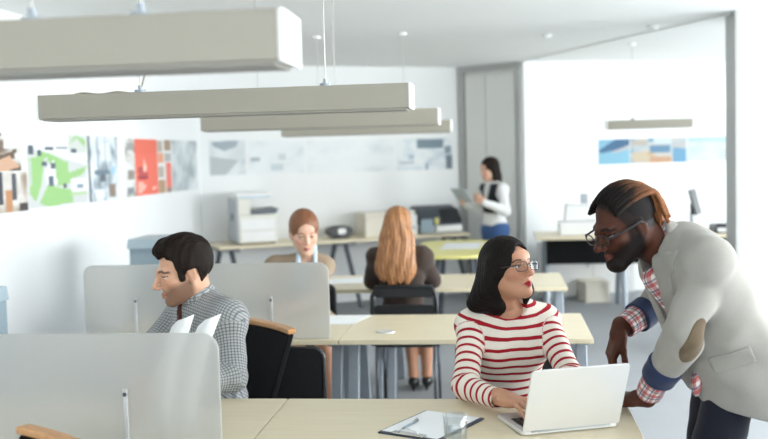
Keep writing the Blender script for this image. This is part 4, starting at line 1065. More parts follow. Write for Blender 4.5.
# ------------------------------------------------------------------ man in the grey jacket bending over the desk
def jacket_man():
    t = thing('person', 'man with dreadlocks and grey jacket bending over with one hand on the desk', 'person', (.74, 3.27, 0))
    SIT[:] = []
    O = V3(.386, 3.2, 1.366); R = axes((-.82, -.44, -.38)); s = 1.0
    SK, LIP, BR = lin(76, 44, 32), lin(98, 54, 46), lin(16, 12, 11)
    hf = head_field(jaw=1.06, nose=1.3, lip=1.3, wide=1.0, nl=.006)
    neck = V3(.508, 3.245, 1.282)
    def scalp(Q):
        y, z = Q[:, 1], Q[:, 2]; zl = np.maximum(.004 - 1.3 * np.maximum(0, -y - .02), -.035); sb = np.maximum(np.abs(y - .018) - .016, -.05 - z)
        return np.minimum(np.maximum(y - .046 - .45 * (z - .04), zl - z), sb)
    paint = lambda Q: head_paint(Q, SK, LIP, BR, lin(24, 14, 10), beard=lin(14, 10, 9), beardk=.95, gaze=(-.1, -.25), scalp=scalp)
    # full short beard swells the jaw a little
    bf = un(.02, hf, rc((.052, .0, -.058), (.02, .072, -.108), .017, .017), rc((-.052, .0, -.058), (-.02, .072, -.108), .017, .017), ell((0, .078, -.108), (.026, .02, .02)))
    head = mesh_head(bf, O, R, s, .0022, neck, .06, paint)
    ax = nrm((-.58, -.03, .815)); hz = nrm((-.95, -.30, 0)); rt = V3(hz[1], -hz[0], 0); fw = np.cross(ax, rt); fw = nrm(fw); rt = np.cross(fw, ax)
    T = np.stack([rt, fw, ax], 1)
    pel = V3(.735, 3.27, .89); belly = V3(.685, 3.265, 1.02); chest = V3(.625, 3.258, 1.15); top = V3(.580, 3.256, 1.232)
    S = {1: top + rt * .168, -1: top - rt * .163}
    E = {1: V3(.572, 3.60, 1.07), -1: V3(.545, 3.075, 1.028)}
    W = {1: V3(.41, 3.475, .985), -1: V3(.455, 3.25, .802)}
    core = un(.05, ell(chest, (.15, .095, .17), T), ell(belly, (.13, .09, .16), T), ell(pel, (.14, .10, .13), T), rc(neck, chest, .055, .08), rc(S[1], S[-1], .045),
              *[rc(S[k], E[k], .046, .038) for k in S], *[rc(E[k], W[k], .038, .027) for k in S],
              rc((.72, 3.215, .88), (.63, 3.18, .5), .065, .05), rc((.63, 3.18, .5), (.72, 3.18, .1), .05, .035), rc((.725, 3.37, .88), (.66, 3.38, .5), .07, .05), rc((.66, 3.38, .5), (.78, 3.38, .1), .05, .035))
    h1 = mesh_hand(hand_field(1, (.38, .42, .5, .55), (.34, .18), .07), W[1] + V3(-.012, -.003, -.005), hand_axes((-.30, -.12, -.95), (-.93, -.2, .35)), 1.05, .0024, SK)
    h2 = mesh_hand(hand_field(-1, (.1, .1, .12, .14), (.55, .15), .12), W[-1] + V3(-.012, .008, -.006), hand_axes((-.80, .59, -.08), (-.1, .05, 1)), 1.06, .0024, SK)
    body(t, M['skin_dark'], head, h1, h2, mesh_core(core, [S[1], S[-1], E[1], E[-1], W[1], W[-1], pel, neck, (.7, 3.2, .1), (.8, 3.4, .1)], .009, SK, .13))
    # jacket
    torso = un(.08, ell(chest, (.178, .128, .175), T), ell(belly, (.172, .132, .17), T), ell(pel - ax * .05 + V3(.008, 0, 0), (.205, .178, .26), T),
               rc(S[1], S[-1], .066), rc(top + ax * .03 - fw * .02, S[1], .06, .06), rc(top + ax * .03 - fw * .02, S[-1], .06, .06), rc(neck - ax * .01 - fw * .01, top, .062, .075), ell(top - fw * .04 - ax * .07, (.14, .065, .13), T))
    torso = un(.07, torso, ell((.775, 3.25, .90), (.16, .10, .13), T))
    cuffP = {k: E[k] + (W[k] - E[k]) * .5 for k in S}
    arms = {k: un(.035, rc(S[k], E[k], .067, .057), rc(E[k], cuffP[k], .057, .049)) for k in S}
    wr = wrinkle(.0052, 36, 8); wr2 = wrinkle(.0022, 85, 2)
    def wf(P): return (wr(P) + wr2(P)) * (.50 + .9 * np.exp(-((P - E[-1]) ** 2).sum(1) / .008) + .9 * np.exp(-((P - E[1]) ** 2).sum(1) / .008) + .9 * np.exp(-((P - (.66, 3.1, 1.02)) ** 2).sum(1) / .02) + .6 * np.exp(-((P - (.62, 3.08, 1.2)) ** 2).sum(1) / .006))
    ja = disp(un(.014, torso, arms[1], arms[-1]), wf)
    jf = ja
    jf = isc(jf, plane((.70, 3.2, .785), (-.22, 0, -1)), .006)
    jf = sub(jf, ell(V3(.54, 3.2, .78), (.08, .3, .085)), .01)               # curved front corner of the hem
    jf = sub(jf, un(.03, rc(neck + fw * .025 + ax * -.02, neck + ax * .12 - fw * .02, .066, .075), rc(neck + fw * .09 - ax * .02, chest + fw * .15 - ax * .02, .05, .022)), .008)
    jf = sub(jf, rc(chest + fw * .155 - rt * .0, pel + fw * .19 - ax * .05, .012, .022), .01)     # the open front
    for k in S: d = nrm(W[k] - E[k]); jf = sub(jf, rc(cuffP[k] - d * .0, cuffP[k] + d * .08, .043), .003)
    lo, hi = box_of(S[1], S[-1], E[1], E[-1], cuffP[1], cuffP[-1], pel, (.85, 3.3, .78), (.62, 3.2, .76), pad=.14)
    jk = fobj('jacket', jf, lo, hi, .005, M['jacket'], t, 2)
    # suede elbow patches, pocket flap, lapels: thin overlays that follow the cloth
    def overlay(name, region, mat, c, pad, th=.0028, parent=jk, h=.0032):
        f = isc(isc(off(ja, th), lambda P: -(ja(P) + .006), .001), region, .002); c = V3(*c); return fobj(name, f, c - pad, c + pad, h, mat, parent, 1)
    ua = nrm(S[-1] - E[-1])
    pdir = nrm((.42, -.9, -.1)); pc = E[-1] + pdir * .052 + ua * .002
    PR = np.stack([np.cross(pdir, ua), pdir, ua], 1)
    overlay('elbow_patch', ell(pc, (.036, .06, .074), PR), M['patch'], pc, .1)
    pdir = nrm((.5, .8, -.2)); pc = E[1] + pdir * .052; ua = nrm(S[1] - E[1]); PR = np.stack([nrm(np.cross(pdir, ua)), pdir, ua], 1)
    overlay('elbow_patch', ell(pc, (.034, .05, .065), PR), M['patch'], pc, .1, h=.005)
    pk = V3(.69, 3.10, .955); PR = np.stack([nrm((-.86, -.05, -.5)), nrm((0, -1, 0)), V3(0, 0, 1)], 1); a_ = nrm((-.83, 0, -.32)); b_ = nrm(np.cross(a_, (0, -1, 0)))
    overlay('pocket_flap', rbox(pk, (.062, .12, .026), .006, np.stack([a_, V3(0, -1, 0), b_], 1)), M['jacket'], pk, .13, .0048)
    for sd in (1, -1):
        c = chest + fw * .115 + rt * .06 * sd + ax * .05; d = nrm(ax * .98 + rt * .22 * sd); n_ = nrm(fw); x_ = nrm(np.cross(d, n_)); 
        lr = un(.004, rbox(c, (.034, .09, .135), .012, np.stack([x_, n_, d], 1)), rbox(c + d * .095 + rt * sd * .018, (.042, .09, .025), .006, np.stack([x_, n_, nrm(d + x_ * .35 * sd)], 1)))
        overlay('lapel', lr, M['jacket'], c, .2, .0065, h=.0042)
    hb = O + R @ V3(0, -.035, -.06) * s; nax = nrm(hb - neck); nk = neck + nax * .012 + V3(.008, 0, .0); nr_ = nrm(np.cross(nax, nrm(np.cross(rt, nax)))); nr_ = nrm(rt - nax * rt.dot(nax)); nf = np.cross(nax, nr_)
    def ring(a, r, z): return nk + nr_ * (r * math.sin(a)) - nf * (r * math.cos(a)) + nax * z
    col = un(.012, *[rc(ring(a, r, z - .045 * (1 - math.cos(a)) * .6), ring(a + .3, r, z - .045 * (1 - math.cos(a + .3)) * .6), .0085) for r, z in ((.082, -.012), (.080, .003), (.077, .018), (.074, .032)) for a in np.arange(-2.1, 1.9, .3)])
    fobj('collar', col, *box_of(nk, pad=.15), .004, M['jacket'], jk)
    # checked shirt: collar, cuffs and tail
    sc = un(.012, *[rc(ring(a, r, z - .05 * (1 - math.cos(a)) * .6), ring(a + .3, r, z - .05 * (1 - math.cos(a + .3)) * .6), .008) for r, z in ((.066, .0), (.065, .018), (.063, .034)) for a in np.arange(-2.7, 2.4, .3)],
            rc(neck + fw * .075 - ax * .06, chest + fw * .10, .04, .03), ell(chest + fw * .05, (.10, .07, .12), T))
    tail = un(.02, ell((.598, 3.17, .865), (.016, .026, .042)), ell(V3(.68, 3.24, .88), (.09, .10, .06)))
    uv = lambda V: np.stack([(V - chest) @ rt, np.zeros(len(V)), (V - chest) @ ax], 1)
    sh = fobj('shirt', un(.02, sc, ell(belly, (.15, .105, .2), T), tail), *box_of(neck, chest, belly, (.65, 3.15, .75), pad=.17), .005, M['tartan'], t, 1, uv)
    for k in S:
        d = nrm(W[k] - E[k]); L = np.linalg.norm(W[k] - E[k])
        q = lambda a: E[k] + d * L * a
        dn = disp(sub(isc(rc(q(.36), q(.80), .0575, .0545), isc(plane(q(.43), -d), plane(q(.66), d), .003), .004), rc(q(.61), q(.9), .045), .003), wrinkle(.0015, 80, 5))
        fobj('denim_cuff', dn, *box_of(q(.4), q(.85), pad=.08), .0036, M['denim_cuff'], jk)
        pc_ = disp(sub(isc(rc(q(.5), q(1.0), .047, .041), plane(q(.94), d), .004), rc(q(.86), q(1.1), .034), .003), wrinkle(.0016, 90, 6))
        fobj('shirt_cuff', pc_, *box_of(q(.5), q(1.), pad=.07), .0034, M['tartan'], sh, 1, lambda V: (lambda r: np.stack([r[1], r[1] * 0, r[2]], 1))(limb_uv(V, [E[k], W[k]])))
    # trousers and shoes
    legs = un(.05, rc((.72, 3.215, .88), (.63, 3.18, .5), .085, .072), rc((.63, 3.16, .5), (.715, 3.17, .1), .070, .058), rc((.725, 3.36, .88), (.66, 3.38, .5), .09, .072), rc((.66, 3.38, .5), (.78, 3.38, .1), .07, .058), ell((.735, 3.27, .90), (.12, .15, .12)))
    f = isc(disp(legs, wrinkle(.003, 45, 12)), isc(plane((0, 0, .055), (0, 0, -1)), plane((0, 0, .98), (0, 0, 1)))); fobj('jeans', f, (.5, 2.95, .05), (1.0, 3.6, 1.02), .008, M['jeans'], t, 1)
    shoe(t, (.725, 3.17), (-1, -.2), M['tan_shoe']); shoe(t, (.79, 3.38), (-1, -.1), M['tan_shoe'])
    # dreadlocks swept back
    m = MB(); C = []; rs = random.Random(5); toW = lambda p: O + R @ V3(*p) * s
    rows = []
    for i in range(15):
        for j in range(5): rows.append((-1 + 2 * i / 14 + rs.uniform(-.04, .04), j))
    for u, j in rows:
        a0 = u * 1.12; P = []; n = 13; st = .64 - .06 * j - .06 * abs(u) ** 2; lift = .001 + .004 * rs.random() + .0008 * j; rr = .0066 + .0012 * rs.random()
        end = 2.38 + .25 * rs.random() - .05 * j
        for q in range(n):
            b = st + (end - st) * q / (n - 1)          # 0 = crown front, pi/2 = top, pi = back
            b_ = min(b + .35, PI * 1.04); gx = a0 * (1 - .18 * max(0, b - 1.2) / 1.2)
            x = math.sin(gx) * (.074 + lift); c = math.cos(gx)
            y = -.018 + (.097 + lift) * math.cos(b_) * (1 if c > .3 else .9); z = .032 + (.088 + lift) * math.sin(b_) * c
            P.append(V3(x, y, z))
        dn_ = .06 + .06 * rs.random(); sw = rs.uniform(-.012, .012); P = [toW(p) for p in P]; e = P[-1]
        for q in (1, 2, 3): P.append(e + R @ V3(sw * q / 3, -.034 * q / 3, 0) + V3(.004 * rs.random(), 0, -dn_ * q / 3))
        R_ = [rr * (.75 if q == 0 else 1) * (1 - .35 * max(0, q - n) / 3) for q in range(len(P))]
        k0 = len(m.V); m.tube([p + V3(*(rs.uniform(-.0009, .0009) for _ in range(3))) for p in P], [r * s for r in R_], 7)
        bt = rs.uniform(.8, 1.25)
        for q in range(len(P)):
            w_ = min(1, max(0, (q - 4 + rs.uniform(-1, 1)) / 8.)); c = V3(*lin(20, 14, 12)) * (1 - w_) + V3(*lin(150, 98, 64)) * bt * w_
            C += [c] * 7
    base = lsc(un(.02, ell((0, -.024, .036), (.0755, .096, .0905))), O, R, s); base = isc(base, lsc(plane((0, .045, .05), (0, .75, -.66)), O, R, s), .01)
    Vb, Fb = meshify(base, O - .14, O + .14, .004, 1)
    V, F, C = join((np.array(m.V), m.F, np.array(C)), (Vb, Fb, np.tile(V3(*lin(18, 13, 12)), (len(Vb), 1))))
    Q = ((V - O) @ R); link('hair', V, F, M['hair_dread'], t, smooth=True, world=True, attrs={'col': C, 'wv': np.stack([Q[:, 1] * 1.5, Q[:, 2] * 1.5, Q[:, 0]], 1)})
    glasses(t, O, R * s, M['blackplastic'], w=.0255, hgt=.0175, y=.117, rim=.0018, square=.6, tk=1.9)
    return t
jacket_man()

# ------------------------------------------------------------------ man in the checked shirt
def checked_man():
    t = thing('person', 'bearded man in grey checked shirt sitting in profile behind the foreground divider', 'person', (-1.2, 3.86, 0))
    SIT[:] = [(-1.26, 3.87, .488)]
    O = V3(-1.21, 3.70, 1.182); R = axes((-.82, -.53, -.22)); s = 1.03
    SK, LIP, BR = lin(208, 162, 134), lin(178, 112, 100), lin(40, 28, 23)
    hf = head_field(jaw=1.0, nose=1.0, lip=.9, nl=.007)
    neck = V3(-1.165, 3.75, 1.06)
    paint = lambda Q: head_paint(Q, SK, LIP, BR, lin(50, 36, 26), beard=lin(66, 46, 37), beardk=.62, browk=.85, lipk=.6, gaze=(.05, -.25))
    head = mesh_head(hf, O, R, s, .0022, neck, .056, paint)
    fw = nrm((-.75, -.66, 0)); rt = V3(fw[1], -fw[0], 0); T = np.stack([rt, fw, V3(0, 0, 1)], 1) @ rotx(-.10)
    chest = V3(-1.165, 3.80, .85); waist = V3(-1.175, 3.86, .66); pel = V3(-1.20, 3.90, .55); top = V3(-1.15, 3.785, 1.0)
    S = {1: top + rt * .18, -1: top - rt * .19}
    E = {1: V3(-1.43, 3.70, .80), -1: V3(-.985, 3.535, .805)}
    W = {1: V3(-1.31, 3.47, .805), -1: V3(-1.15, 3.33, .805)}
    core = un(.05, ell(chest, (.14, .095, .17), T), ell(waist, (.125, .09, .16), T), ell(pel, (.14, .11, .11), T), rc(neck, chest, .055, .08), rc(S[1], S[-1], .045),
              *[rc(S[k], E[k], .044, .036) for k in S], *[rc(E[k], W[k], .036, .026) for k in S])
    h1 = mesh_hand(hand_field(1, (.3, .34, .4, .45), (.5, .3)), W[1] + V3(.004, -.01, -.005), hand_axes((.35, -.92, .05), (0, -.1, 1)), 1.03, .003, SK)
    h2 = mesh_hand(hand_field(-1, (.5, .55, .6, .6), (.5, .4)), W[-1] + V3(.0, -.01, 0), hand_axes((.25, -.95, .2), (-.3, .1, .95)), 1.03, .003, SK)
    body(t, M['skin'], head, h1, h2, mesh_core(core, [S[1], S[-1], E[1], E[-1], W[1], W[-1], pel, neck], .008, SK, .13))
    torso = un(.07, ell(chest, (.188, .135, .18), T), ell(waist, (.178, .14, .16), T), ell(pel + V3(0, 0, .01), (.175, .14, .12), T), rc(S[1], S[-1], .062), rc(neck + V3(.0, .01, -.02), S[1], .06, .055), rc(neck + V3(.0, .01, -.02), S[-1], .06, .055))
    arms = {k: un(.03, rc(S[k], E[k], .066, .052), rc(E[k], W[k], .051, .040)) for k in S}
    wr = wrinkle(.0036, 48, 21); wr2 = wrinkle(.002, 95, 22)
    wf = lambda P: (wr(P) + wr2(P)) * (.45 + .9 * np.exp(-((P - E[-1]) ** 2).sum(1) / .012) + .6 * np.exp(-((P - waist) ** 2).sum(1) / .02))
    f = disp(un(.035, torso, arms[1], arms[-1]), wf)
    f = sub(f, rc(neck + fw * .012, neck + V3(-.02, -.015, .1), .056, .066), .006)
    for k in S: d = nrm(W[k] - E[k]); f = sub(f, rc(W[k] - d * .015, W[k] + d * .06, .033), .003)
    lo, hi = box_of(S[1], S[-1], E[1], E[-1], W[1], W[-1], pel, pad=.15)
    wv = lambda V: garment_uv(V, (waist, nrm(rt * .9 + fw * .3), nrm(V3(0, 0, .85) - fw * .55)), [([S[k], E[k], W[k]], (lambda v, k=k: (arms[k](v) < torso(v) + .004))) for k in S])
    sh = fobj('checked_shirt', f, lo, hi, .0046, M['check'], t, 2, wv)
    # collar: a band that stands round the neck and opens at the front
    nk = neck + V3(-.016, -.012, .04); nax = nrm(O + R @ V3(0, -.03, -.06) - neck)
    def ring(a, r, z): return nk + rt * (r * math.sin(a)) - fw * (r * math.cos(a)) + nax * z
    co_ = un(.01, *[rc(ring(a, .064, .016 - .03 * (1 - math.cos(a)) * .6), ring(a + .3, .064, .016 - .03 * (1 - math.cos(a + .3)) * .6), .0085) for a in np.arange(-2.75, 2.5, .3)],
            *[rc(ring(a, .069, .002 - .03 * (1 - math.cos(a)) * .6), ring(a + .3, .069, .002 - .03 * (1 - math.cos(a + .3)) * .6), .0085) for a in np.arange(-2.75, 2.5, .3)],
            *[rc(ring(a, .073, -.012 - .03 * (1 - math.cos(a)) * .6), ring(a + .3, .073, -.012 - .03 * (1 - math.cos(a + .3)) * .6), .0085) for a in np.arange(-2.75, 2.5, .3)],
            *[un(.01, rc(ring(2.75 * q, .068, -.05), ring(2.3 * q, .098, -.075), .007, .004)) for q in (-1, 1)])
    fobj('collar', co_, *box_of(nk, pad=.14), .0034, M['check'], sh, 1, lambda V: np.stack([(V - nk) @ rt, V[:, 0] * 0, (V - nk) @ nax], 1))
    kn = ring(PI, .066, -.035)
    tf = un(.006, ell(kn, (.019, .014, .02), T), rc(kn + V3(0, 0, -.02), chest + fw * .128 + V3(0, 0, -.02), .012, .026)); tf = un(.01, tf, rc(chest + fw * .128 + V3(0, 0, -.02), waist + fw * .13, .026, .03))
    tt = isc(tf, isc(off(un(.05, f, ell(kn, (.019, .02, .02))), .008), lambda P: -(f(P) + .02), .002), .002)
    fobj('tie', tt, *box_of(kn, waist + fw * .13, pad=.06), .0036, M['tie'], t)
    legs = seat_legs([pel + rt * .09 + V3(0, 0, -.02), pel - rt * .09 + V3(0, 0, -.02)], [V3(-1.55, 3.72, .52), V3(-1.38, 3.50, .52)], [V3(-1.57, 3.62, .1), V3(-1.42, 3.44, .1)], (.095, .07, .055))
    f2 = isc(un(.05, legs, ell(pel + V3(0, 0, -.02), (.178, .14, .10), T)), plane((0, 0, .06), (0, 0, -1)))
    fobj('trousers', f2, *box_of(pel, (-1.6, 3.4, .06), (-1.1, 3.5, .6), pad=.2), .01, M['darktrouser'], t)
    shoe(t, (-1.57, 3.63), (-.75, -.66), M['shoe']); shoe(t, (-1.42, 3.45), (-.75, -.66), M['shoe'])
    hair = un(.02, isc(off(hf, .0075), ell((0, -.02, .05), (.1, .14, .13)), .01), ell((0, -.020, .044), (.074, .095, .086)), ell((.005, .050, .096), (.052, .040, .026)), ell((0, .0, .114), (.052, .06, .022)))
    cut = un(.014, rbox((0, .135, -.032), (.12, .094, .100), .03), rbox((0, -.014, -.062), (.12, .024, .072), .012), rbox((0, .034, -.105), (.12, .032, .070), .01), plane((0, -.06, -.058), (0, -.2, 1)))
    hair = sub(hair, cut, .008); w1, w2 = wrinkle(.003, 110, 31, (1, .2, 0)), wrinkle(.0016, 260, 32, (1, .2, 0))
    hair = disp(hair, lambda Q: w1(Q) + w2(Q)); hairw = lsc(hair, O, R, s)
    V, F = meshify(hairw, O - .17, O + .17, .0028, 1); Q = (V - O) @ R
    link('hair', V, F, M['hair_dark'], t, smooth=True, world=True, attrs={'wv': np.stack([Q[:, 0] * 1.2, Q[:, 2] * 1.0, Q[:, 1] * 2], 1)})
    return t
checked_man()

# ------------------------------------------------------------------ woman facing the camera in the second row
def facing_woman():
    t = thing('person', 'woman with pulled back auburn hair and tan blazer facing the camera', 'person', (-1.12, 5.83, 0))
    SIT[:] = [(-1.17, 5.83, .478)]
    O = V3(-1.118, 5.64, 1.172); R = axes((.34, -.91, -.26)); s = 1.0
    SK, LIP, BR = lin(212, 170, 148), lin(180, 104, 98), lin(120, 84, 62)
    hf = head_field(fem=True, jaw=.88, nose=.9); neck = V3(-1.125, 5.735, 1.03)
    head = mesh_head(hf, O, R, s, .0032, neck, .046, lambda Q: head_paint(Q, SK, LIP, BR, lin(80, 80, 76), fem=True, gaze=(0, -.3)))
    fw = nrm((.12, -1, 0)); rt = V3(fw[1], -fw[0], 0); T = np.stack([rt, fw, V3(0, 0, 1)], 1) @ rotx(-.12)
    chest = V3(-1.165, 5.76, .865); pel = V3(-1.125, 5.86, .56); waist = (chest + pel) / 2; top = V3(-1.165, 5.74, .965)
    S = {1: top + rt * .15, -1: top - rt * .132}; E = {1: V3(-1.325, 5.56, .803), -1: V3(-1.05, 5.55, .803)}; W = {1: V3(-1.24, 5.33, .80), -1: V3(-1.10, 5.32, .80)}
    hips = [pel + rt * .08, pel - rt * .08]; kn = [V3(-1.15, 5.42, .53), V3(-.985, 5.42, .53)]; an = [V3(-1.12, 5.46, .09), V3(-.94, 5.44, .09)]
    core = un(.04, ell(chest, (.11, .08, .15), T), ell(waist, (.1, .07, .14), T), ell(pel, (.14, .1, .1), T), rc(neck, chest, .046, .07), rc(S[1], S[-1], .04), *[rc(S[k], E[k], .038, .03) for k in S], *[rc(E[k], W[k], .03, .022) for k in S])
    lg = un(.03, *[rc(hips[i], kn[i], .07, .052) for i in (0, 1)], *[rc(kn[i], kn[i] * .6 + an[i] * .4 + V3(0, .015, 0), .05, .052) for i in (0, 1)], *[rc(kn[i] * .6 + an[i] * .4 + V3(0, .015, 0), an[i], .05, .033) for i in (0, 1)], *[rc(an[i], an[i] + V3(0, -.1, -.055), .032, .026) for i in (0, 1)])
    h1 = mesh_hand(hand_field(1), W[1], hand_axes((.5, -.85, .06), (0, -.1, 1)), .92, .004, SK); h2 = mesh_hand(hand_field(-1), W[-1], hand_axes((-.5, -.85, .06), (0, -.1, 1)), .92, .004, SK)
    LEG = lin(190, 140, 112)
    body(t, M['skin'], head, h1, h2, mesh_core(core, [S[1], S[-1], E[1], E[-1], W[1], W[-1], pel, neck], .009, SK), mesh_core(lg, [*hips, *kn, *an], .008, LEG))
    torso = un(.05, ell(chest, (.145, .105, .17), T), ell(waist, (.125, .10, .16), T), ell(pel + V3(0, 0, .02), (.165, .13, .12), T), rc(S[1], S[-1], .055), rc(neck + V3(0, .01, -.03), S[1], .05, .05), rc(neck + V3(0, .01, -.03), S[-1], .05, .05))
    arms = un(.03, *[rc(S[k], E[k], .058, .048) for k in S], *[rc(E[k], W[k], .047, .038) for k in S])
    f = disp(un(.03, torso, arms), wrinkle(.003, 45, 41))
    f = sub(f, un(.03, rc(neck + fw * .02, neck + V3(0, 0, .1), .052, .07), rc(neck + fw * .07 + V3(0, 0, .0), chest + fw * .12 + V3(0, 0, -.02), .05, .012)), .006)
    fobj('blazer', f, *box_of(S[1], S[-1], E[1], E[-1], W[1], W[-1], pel, pad=.14), .0065, M['tan'], t)
    cs = un(.012, ell(chest + fw * .02, (.105, .09, .15), T), *[rc(neck + rt * q * .045 + fw * .0 + V3(0, 0, .045), neck + rt * q * .05 + fw * .075 + V3(0, 0, -.055), .016, .014) for q in (-1, 1)], rc(neck - fw * .045 + rt * .045 + V3(0, 0, .045), neck - fw * .045 - rt * .045 + V3(0, 0, .045), .015))
    cs = sub(cs, rc(neck + fw * .05, O + fw * .0 - V3(0, 0, .08), .034, .05), .006)
    fobj('shirt', cs, *box_of(neck, chest, pad=.2), .005, M['lightblue'], t)
    sk = un(.05, *[rc(hips[i], kn[i] * .85 + hips[i] * .15, .098, .082) for i in (0, 1)], ell(pel + V3(0, 0, -.01), (.168, .13, .1), T)); sk = isc(sk, plane(kn[0] * .8 + hips[0] * .2, (0, -1, 0)))
    fobj('skirt', sk, *box_of(*hips, *kn, pad=.18), .009, M['blackskirt'], t)
    for i in (0, 1): shoe(t, an[i], (0, -1), M['shoe'], .02)
    hair = un(.02, ell((0, -.024, .036), (.086, .107, .097)), ell((0, -.06, -.02), (.08, .06, .07)), ell((0, -.12, -.02), (.035, .035, .04)))
    hair = sub(hair, un(.02, ell((0, .13, -.036), (.064, .094, .100)), ell((0, .12, .03), (.03, .07, .06)), plane((0, .02, -.045), (0, .45, .9)) if False else ell((0, .07, -.09), (.1, .09, .085))), .012)
    hair = disp(hair, lambda Q: .0012 * np.sin(np.arctan2(Q[:, 2] - .03, Q[:, 0]) * 40 + Q[:, 1] * 30))
    V, F = meshify(lsc(hair, O, R, s), O - .17, O + .17, .0036, 1); Q = (V - O) @ R
    link('hair', V, F, M['hair_auburn'], t, smooth=True, world=True, attrs={'wv': np.stack([np.arctan2(Q[:, 2], Q[:, 0]) * .1, Q[:, 0] * 0, Q[:, 1] * 2], 1)})
facing_woman()

# ------------------------------------------------------------------ long haired woman seen from behind
def longhair_woman():
    t = thing('person', 'woman seen from behind with very long light brown hair', 'person', (-.61, 6.27, 0))
    SIT[:] = [(-.605, 6.27, .45)]
    O = V3(-.632, 6.21, 1.158); R = axes((.05, 1, -.08)); s = .95
    SK = lin(228, 186, 160); hf = head_field(fem=True, jaw=.88, nose=.9); neck = V3(-.63, 6.19, 1.03)
    head = mesh_head(hf, O, R, s, .004, neck, .046, lambda Q: head_paint(Q, SK, lin(196, 110, 106), lin(110, 76, 52), lin(80, 80, 76), fem=True))
    fw = nrm((.03, 1, 0)); rt = V3(fw[1], -fw[0], 0); T = np.stack([rt, fw, V3(0, 0, 1)], 1)
    chest = V3(-.62, 6.195, .86); pel = V3(-.61, 6.22, .55); waist = (chest + pel) / 2; top = V3(-.625, 6.19, .965)
    S = {1: top + rt * .145, -1: top - rt * .145}; E = {1: V3(-.435, 6.3, .805), -1: V3(-.815, 6.3, .805)}; W = {1: V3(-.5, 6.53, .805), -1: V3(-.74, 6.53, .805)}
    hips = [pel + rt * .085, pel - rt * .085]; kn = [V3(-.50, 6.60, .53), V3(-.612, 6.60, .53)]; an = [V3(-.515, 6.72, .11), V3(-.605, 6.70, .11)]
    core = un(.04, ell(chest, (.11, .08, .15), T), ell(waist, (.1, .07, .14), T), ell(pel, (.14, .1, .1), T), rc(neck, chest, .046, .07), rc(S[1], S[-1], .04), *[rc(S[k], E[k], .038, .03) for k in S], *[rc(E[k], W[k], .03, .022) for k in S])
    lg = un(.03, *[rc(hips[i], kn[i], .07, .05) for i in (0, 1)], *[rc(kn[i], kn[i] * .6 + an[i] * .4 - fw * .02, .048, .05) for i in (0, 1)], *[rc(kn[i] * .6 + an[i] * .4 - fw * .02, an[i], .05, .030) for i in (0, 1)], *[rc(an[i], an[i] + V3(0, .1, -.07), .030, .024) for i in (0, 1)])
    h1 = mesh_hand(hand_field(1), W[1], hand_axes((-.3, .95, .06), (0, .1, 1)), .92, .004, SK); h2 = mesh_hand(hand_field(-1), W[-1], hand_axes((.3, .95, .06), (0, .1, 1)), .92, .004, SK)
    body(t, M['skin'], head, h1, h2, mesh_core(core, [S[1], S[-1], E[1], E[-1], W[1], W[-1], pel, neck], .009, SK), mesh_core(lg, [*hips, *kn, *an], .008, lin(196, 146, 118)))
    torso = un(.05, ell(chest, (.145, .10, .17), T), ell(waist, (.13, .095, .16), T), ell(pel + V3(0, 0, .02), (.17, .125, .12), T), rc(S[1], S[-1], .056), rc(neck + V3(0, 0, -.03), S[1], .05, .05), rc(neck + V3(0, 0, -.03), S[-1], .05, .05))
    arms = un(.03, *[rc(S[k], E[k], .060, .052) for k in S], *[rc(E[k], W[k], .05, .038) for k in S])
    f = sub(disp(un(.03, torso, arms), wrinkle(.003, 45, 51)), rc(neck + fw * .02, neck + V3(0, 0, .1), .052, .07), .006)
    fobj('jacket', f, *box_of(S[1], S[-1], E[1], E[-1], W[1], W[-1], pel, pad=.14), .0065, M['brownjacket'], t)
    sk = un(.05, *[rc(hips[i], kn[i] * .8 + hips[i] * .2, .095, .078) for i in (0, 1)], ell(pel + V3(0, 0, -.01), (.172, .13, .1), T)); sk = isc(sk, plane(kn[0] * .75 + hips[0] * .25, (0, 1, 0)))
    fobj('skirt', sk, *box_of(*hips, *kn, pad=.18), .009, M['blackskirt'], t)
    for i in (0, 1):
        a = an[i]; o = MB(); 
        ff = isc(un(.02, rc(a + V3(0, -.012, -.045), a + V3(0, .05, -.06), .036, .034), rc(a + V3(0, .05, -.062), a + V3(0, .115, -.085), .036, .024), rc(a + V3(0, -.022, -.05), (a[0], a[1] - .03, .004), .02, .0065)), plane((0, 0, .0015), (0, 0, -1)), .002)
        fobj('high_heel_shoe', ff, (a[0] - .08, a[1] - .1, -.01), (a[0] + .08, a[1] + .2, .15), .004, M['shoe'], t)
    hair = un(.05, ell((0, -.024, .034), (.088, .112, .1)), ell((0, -.075, -.12), (.122, .075, .17)), ell((-.005, -.10, -.26), (.138, .052, .145)))
    hair = sub(hair, ell((0, .13, -.04), (.066, .1, .12)), .012)
    zc = lambda Q: -.385 + .02 * np.sin(Q[:, 0] * 60) + .012 * np.sin(Q[:, 0] * 170) + 1.6 * Q[:, 0] ** 2
    hair = isc(hair, lambda Q: (zc(Q) - Q[:, 2]), .01)
    def gro(Q):
        a = np.arctan2(Q[:, 0], -Q[:, 1] + .06); return .0028 * np.sin(a * 21 + 2.2 * np.sin(Q[:, 2] * 13)) + .0018 * np.sin(a * 55 + 2 * np.sin(Q[:, 2] * 19)) + .001 * np.sin(a * 110 + Q[:, 2] * 9)
    hair = disp(hair, gro); V, F = meshify(lsc(hair, O, R, s), O - V3(.2, .28, .45), O + V3(.2, .2, .17), .0042, 1)
    link('hair', V, F, M['hair_light'], t, smooth=True, world=True, attrs={'wv': hairflow(O, R)(V)})
longhair_woman()

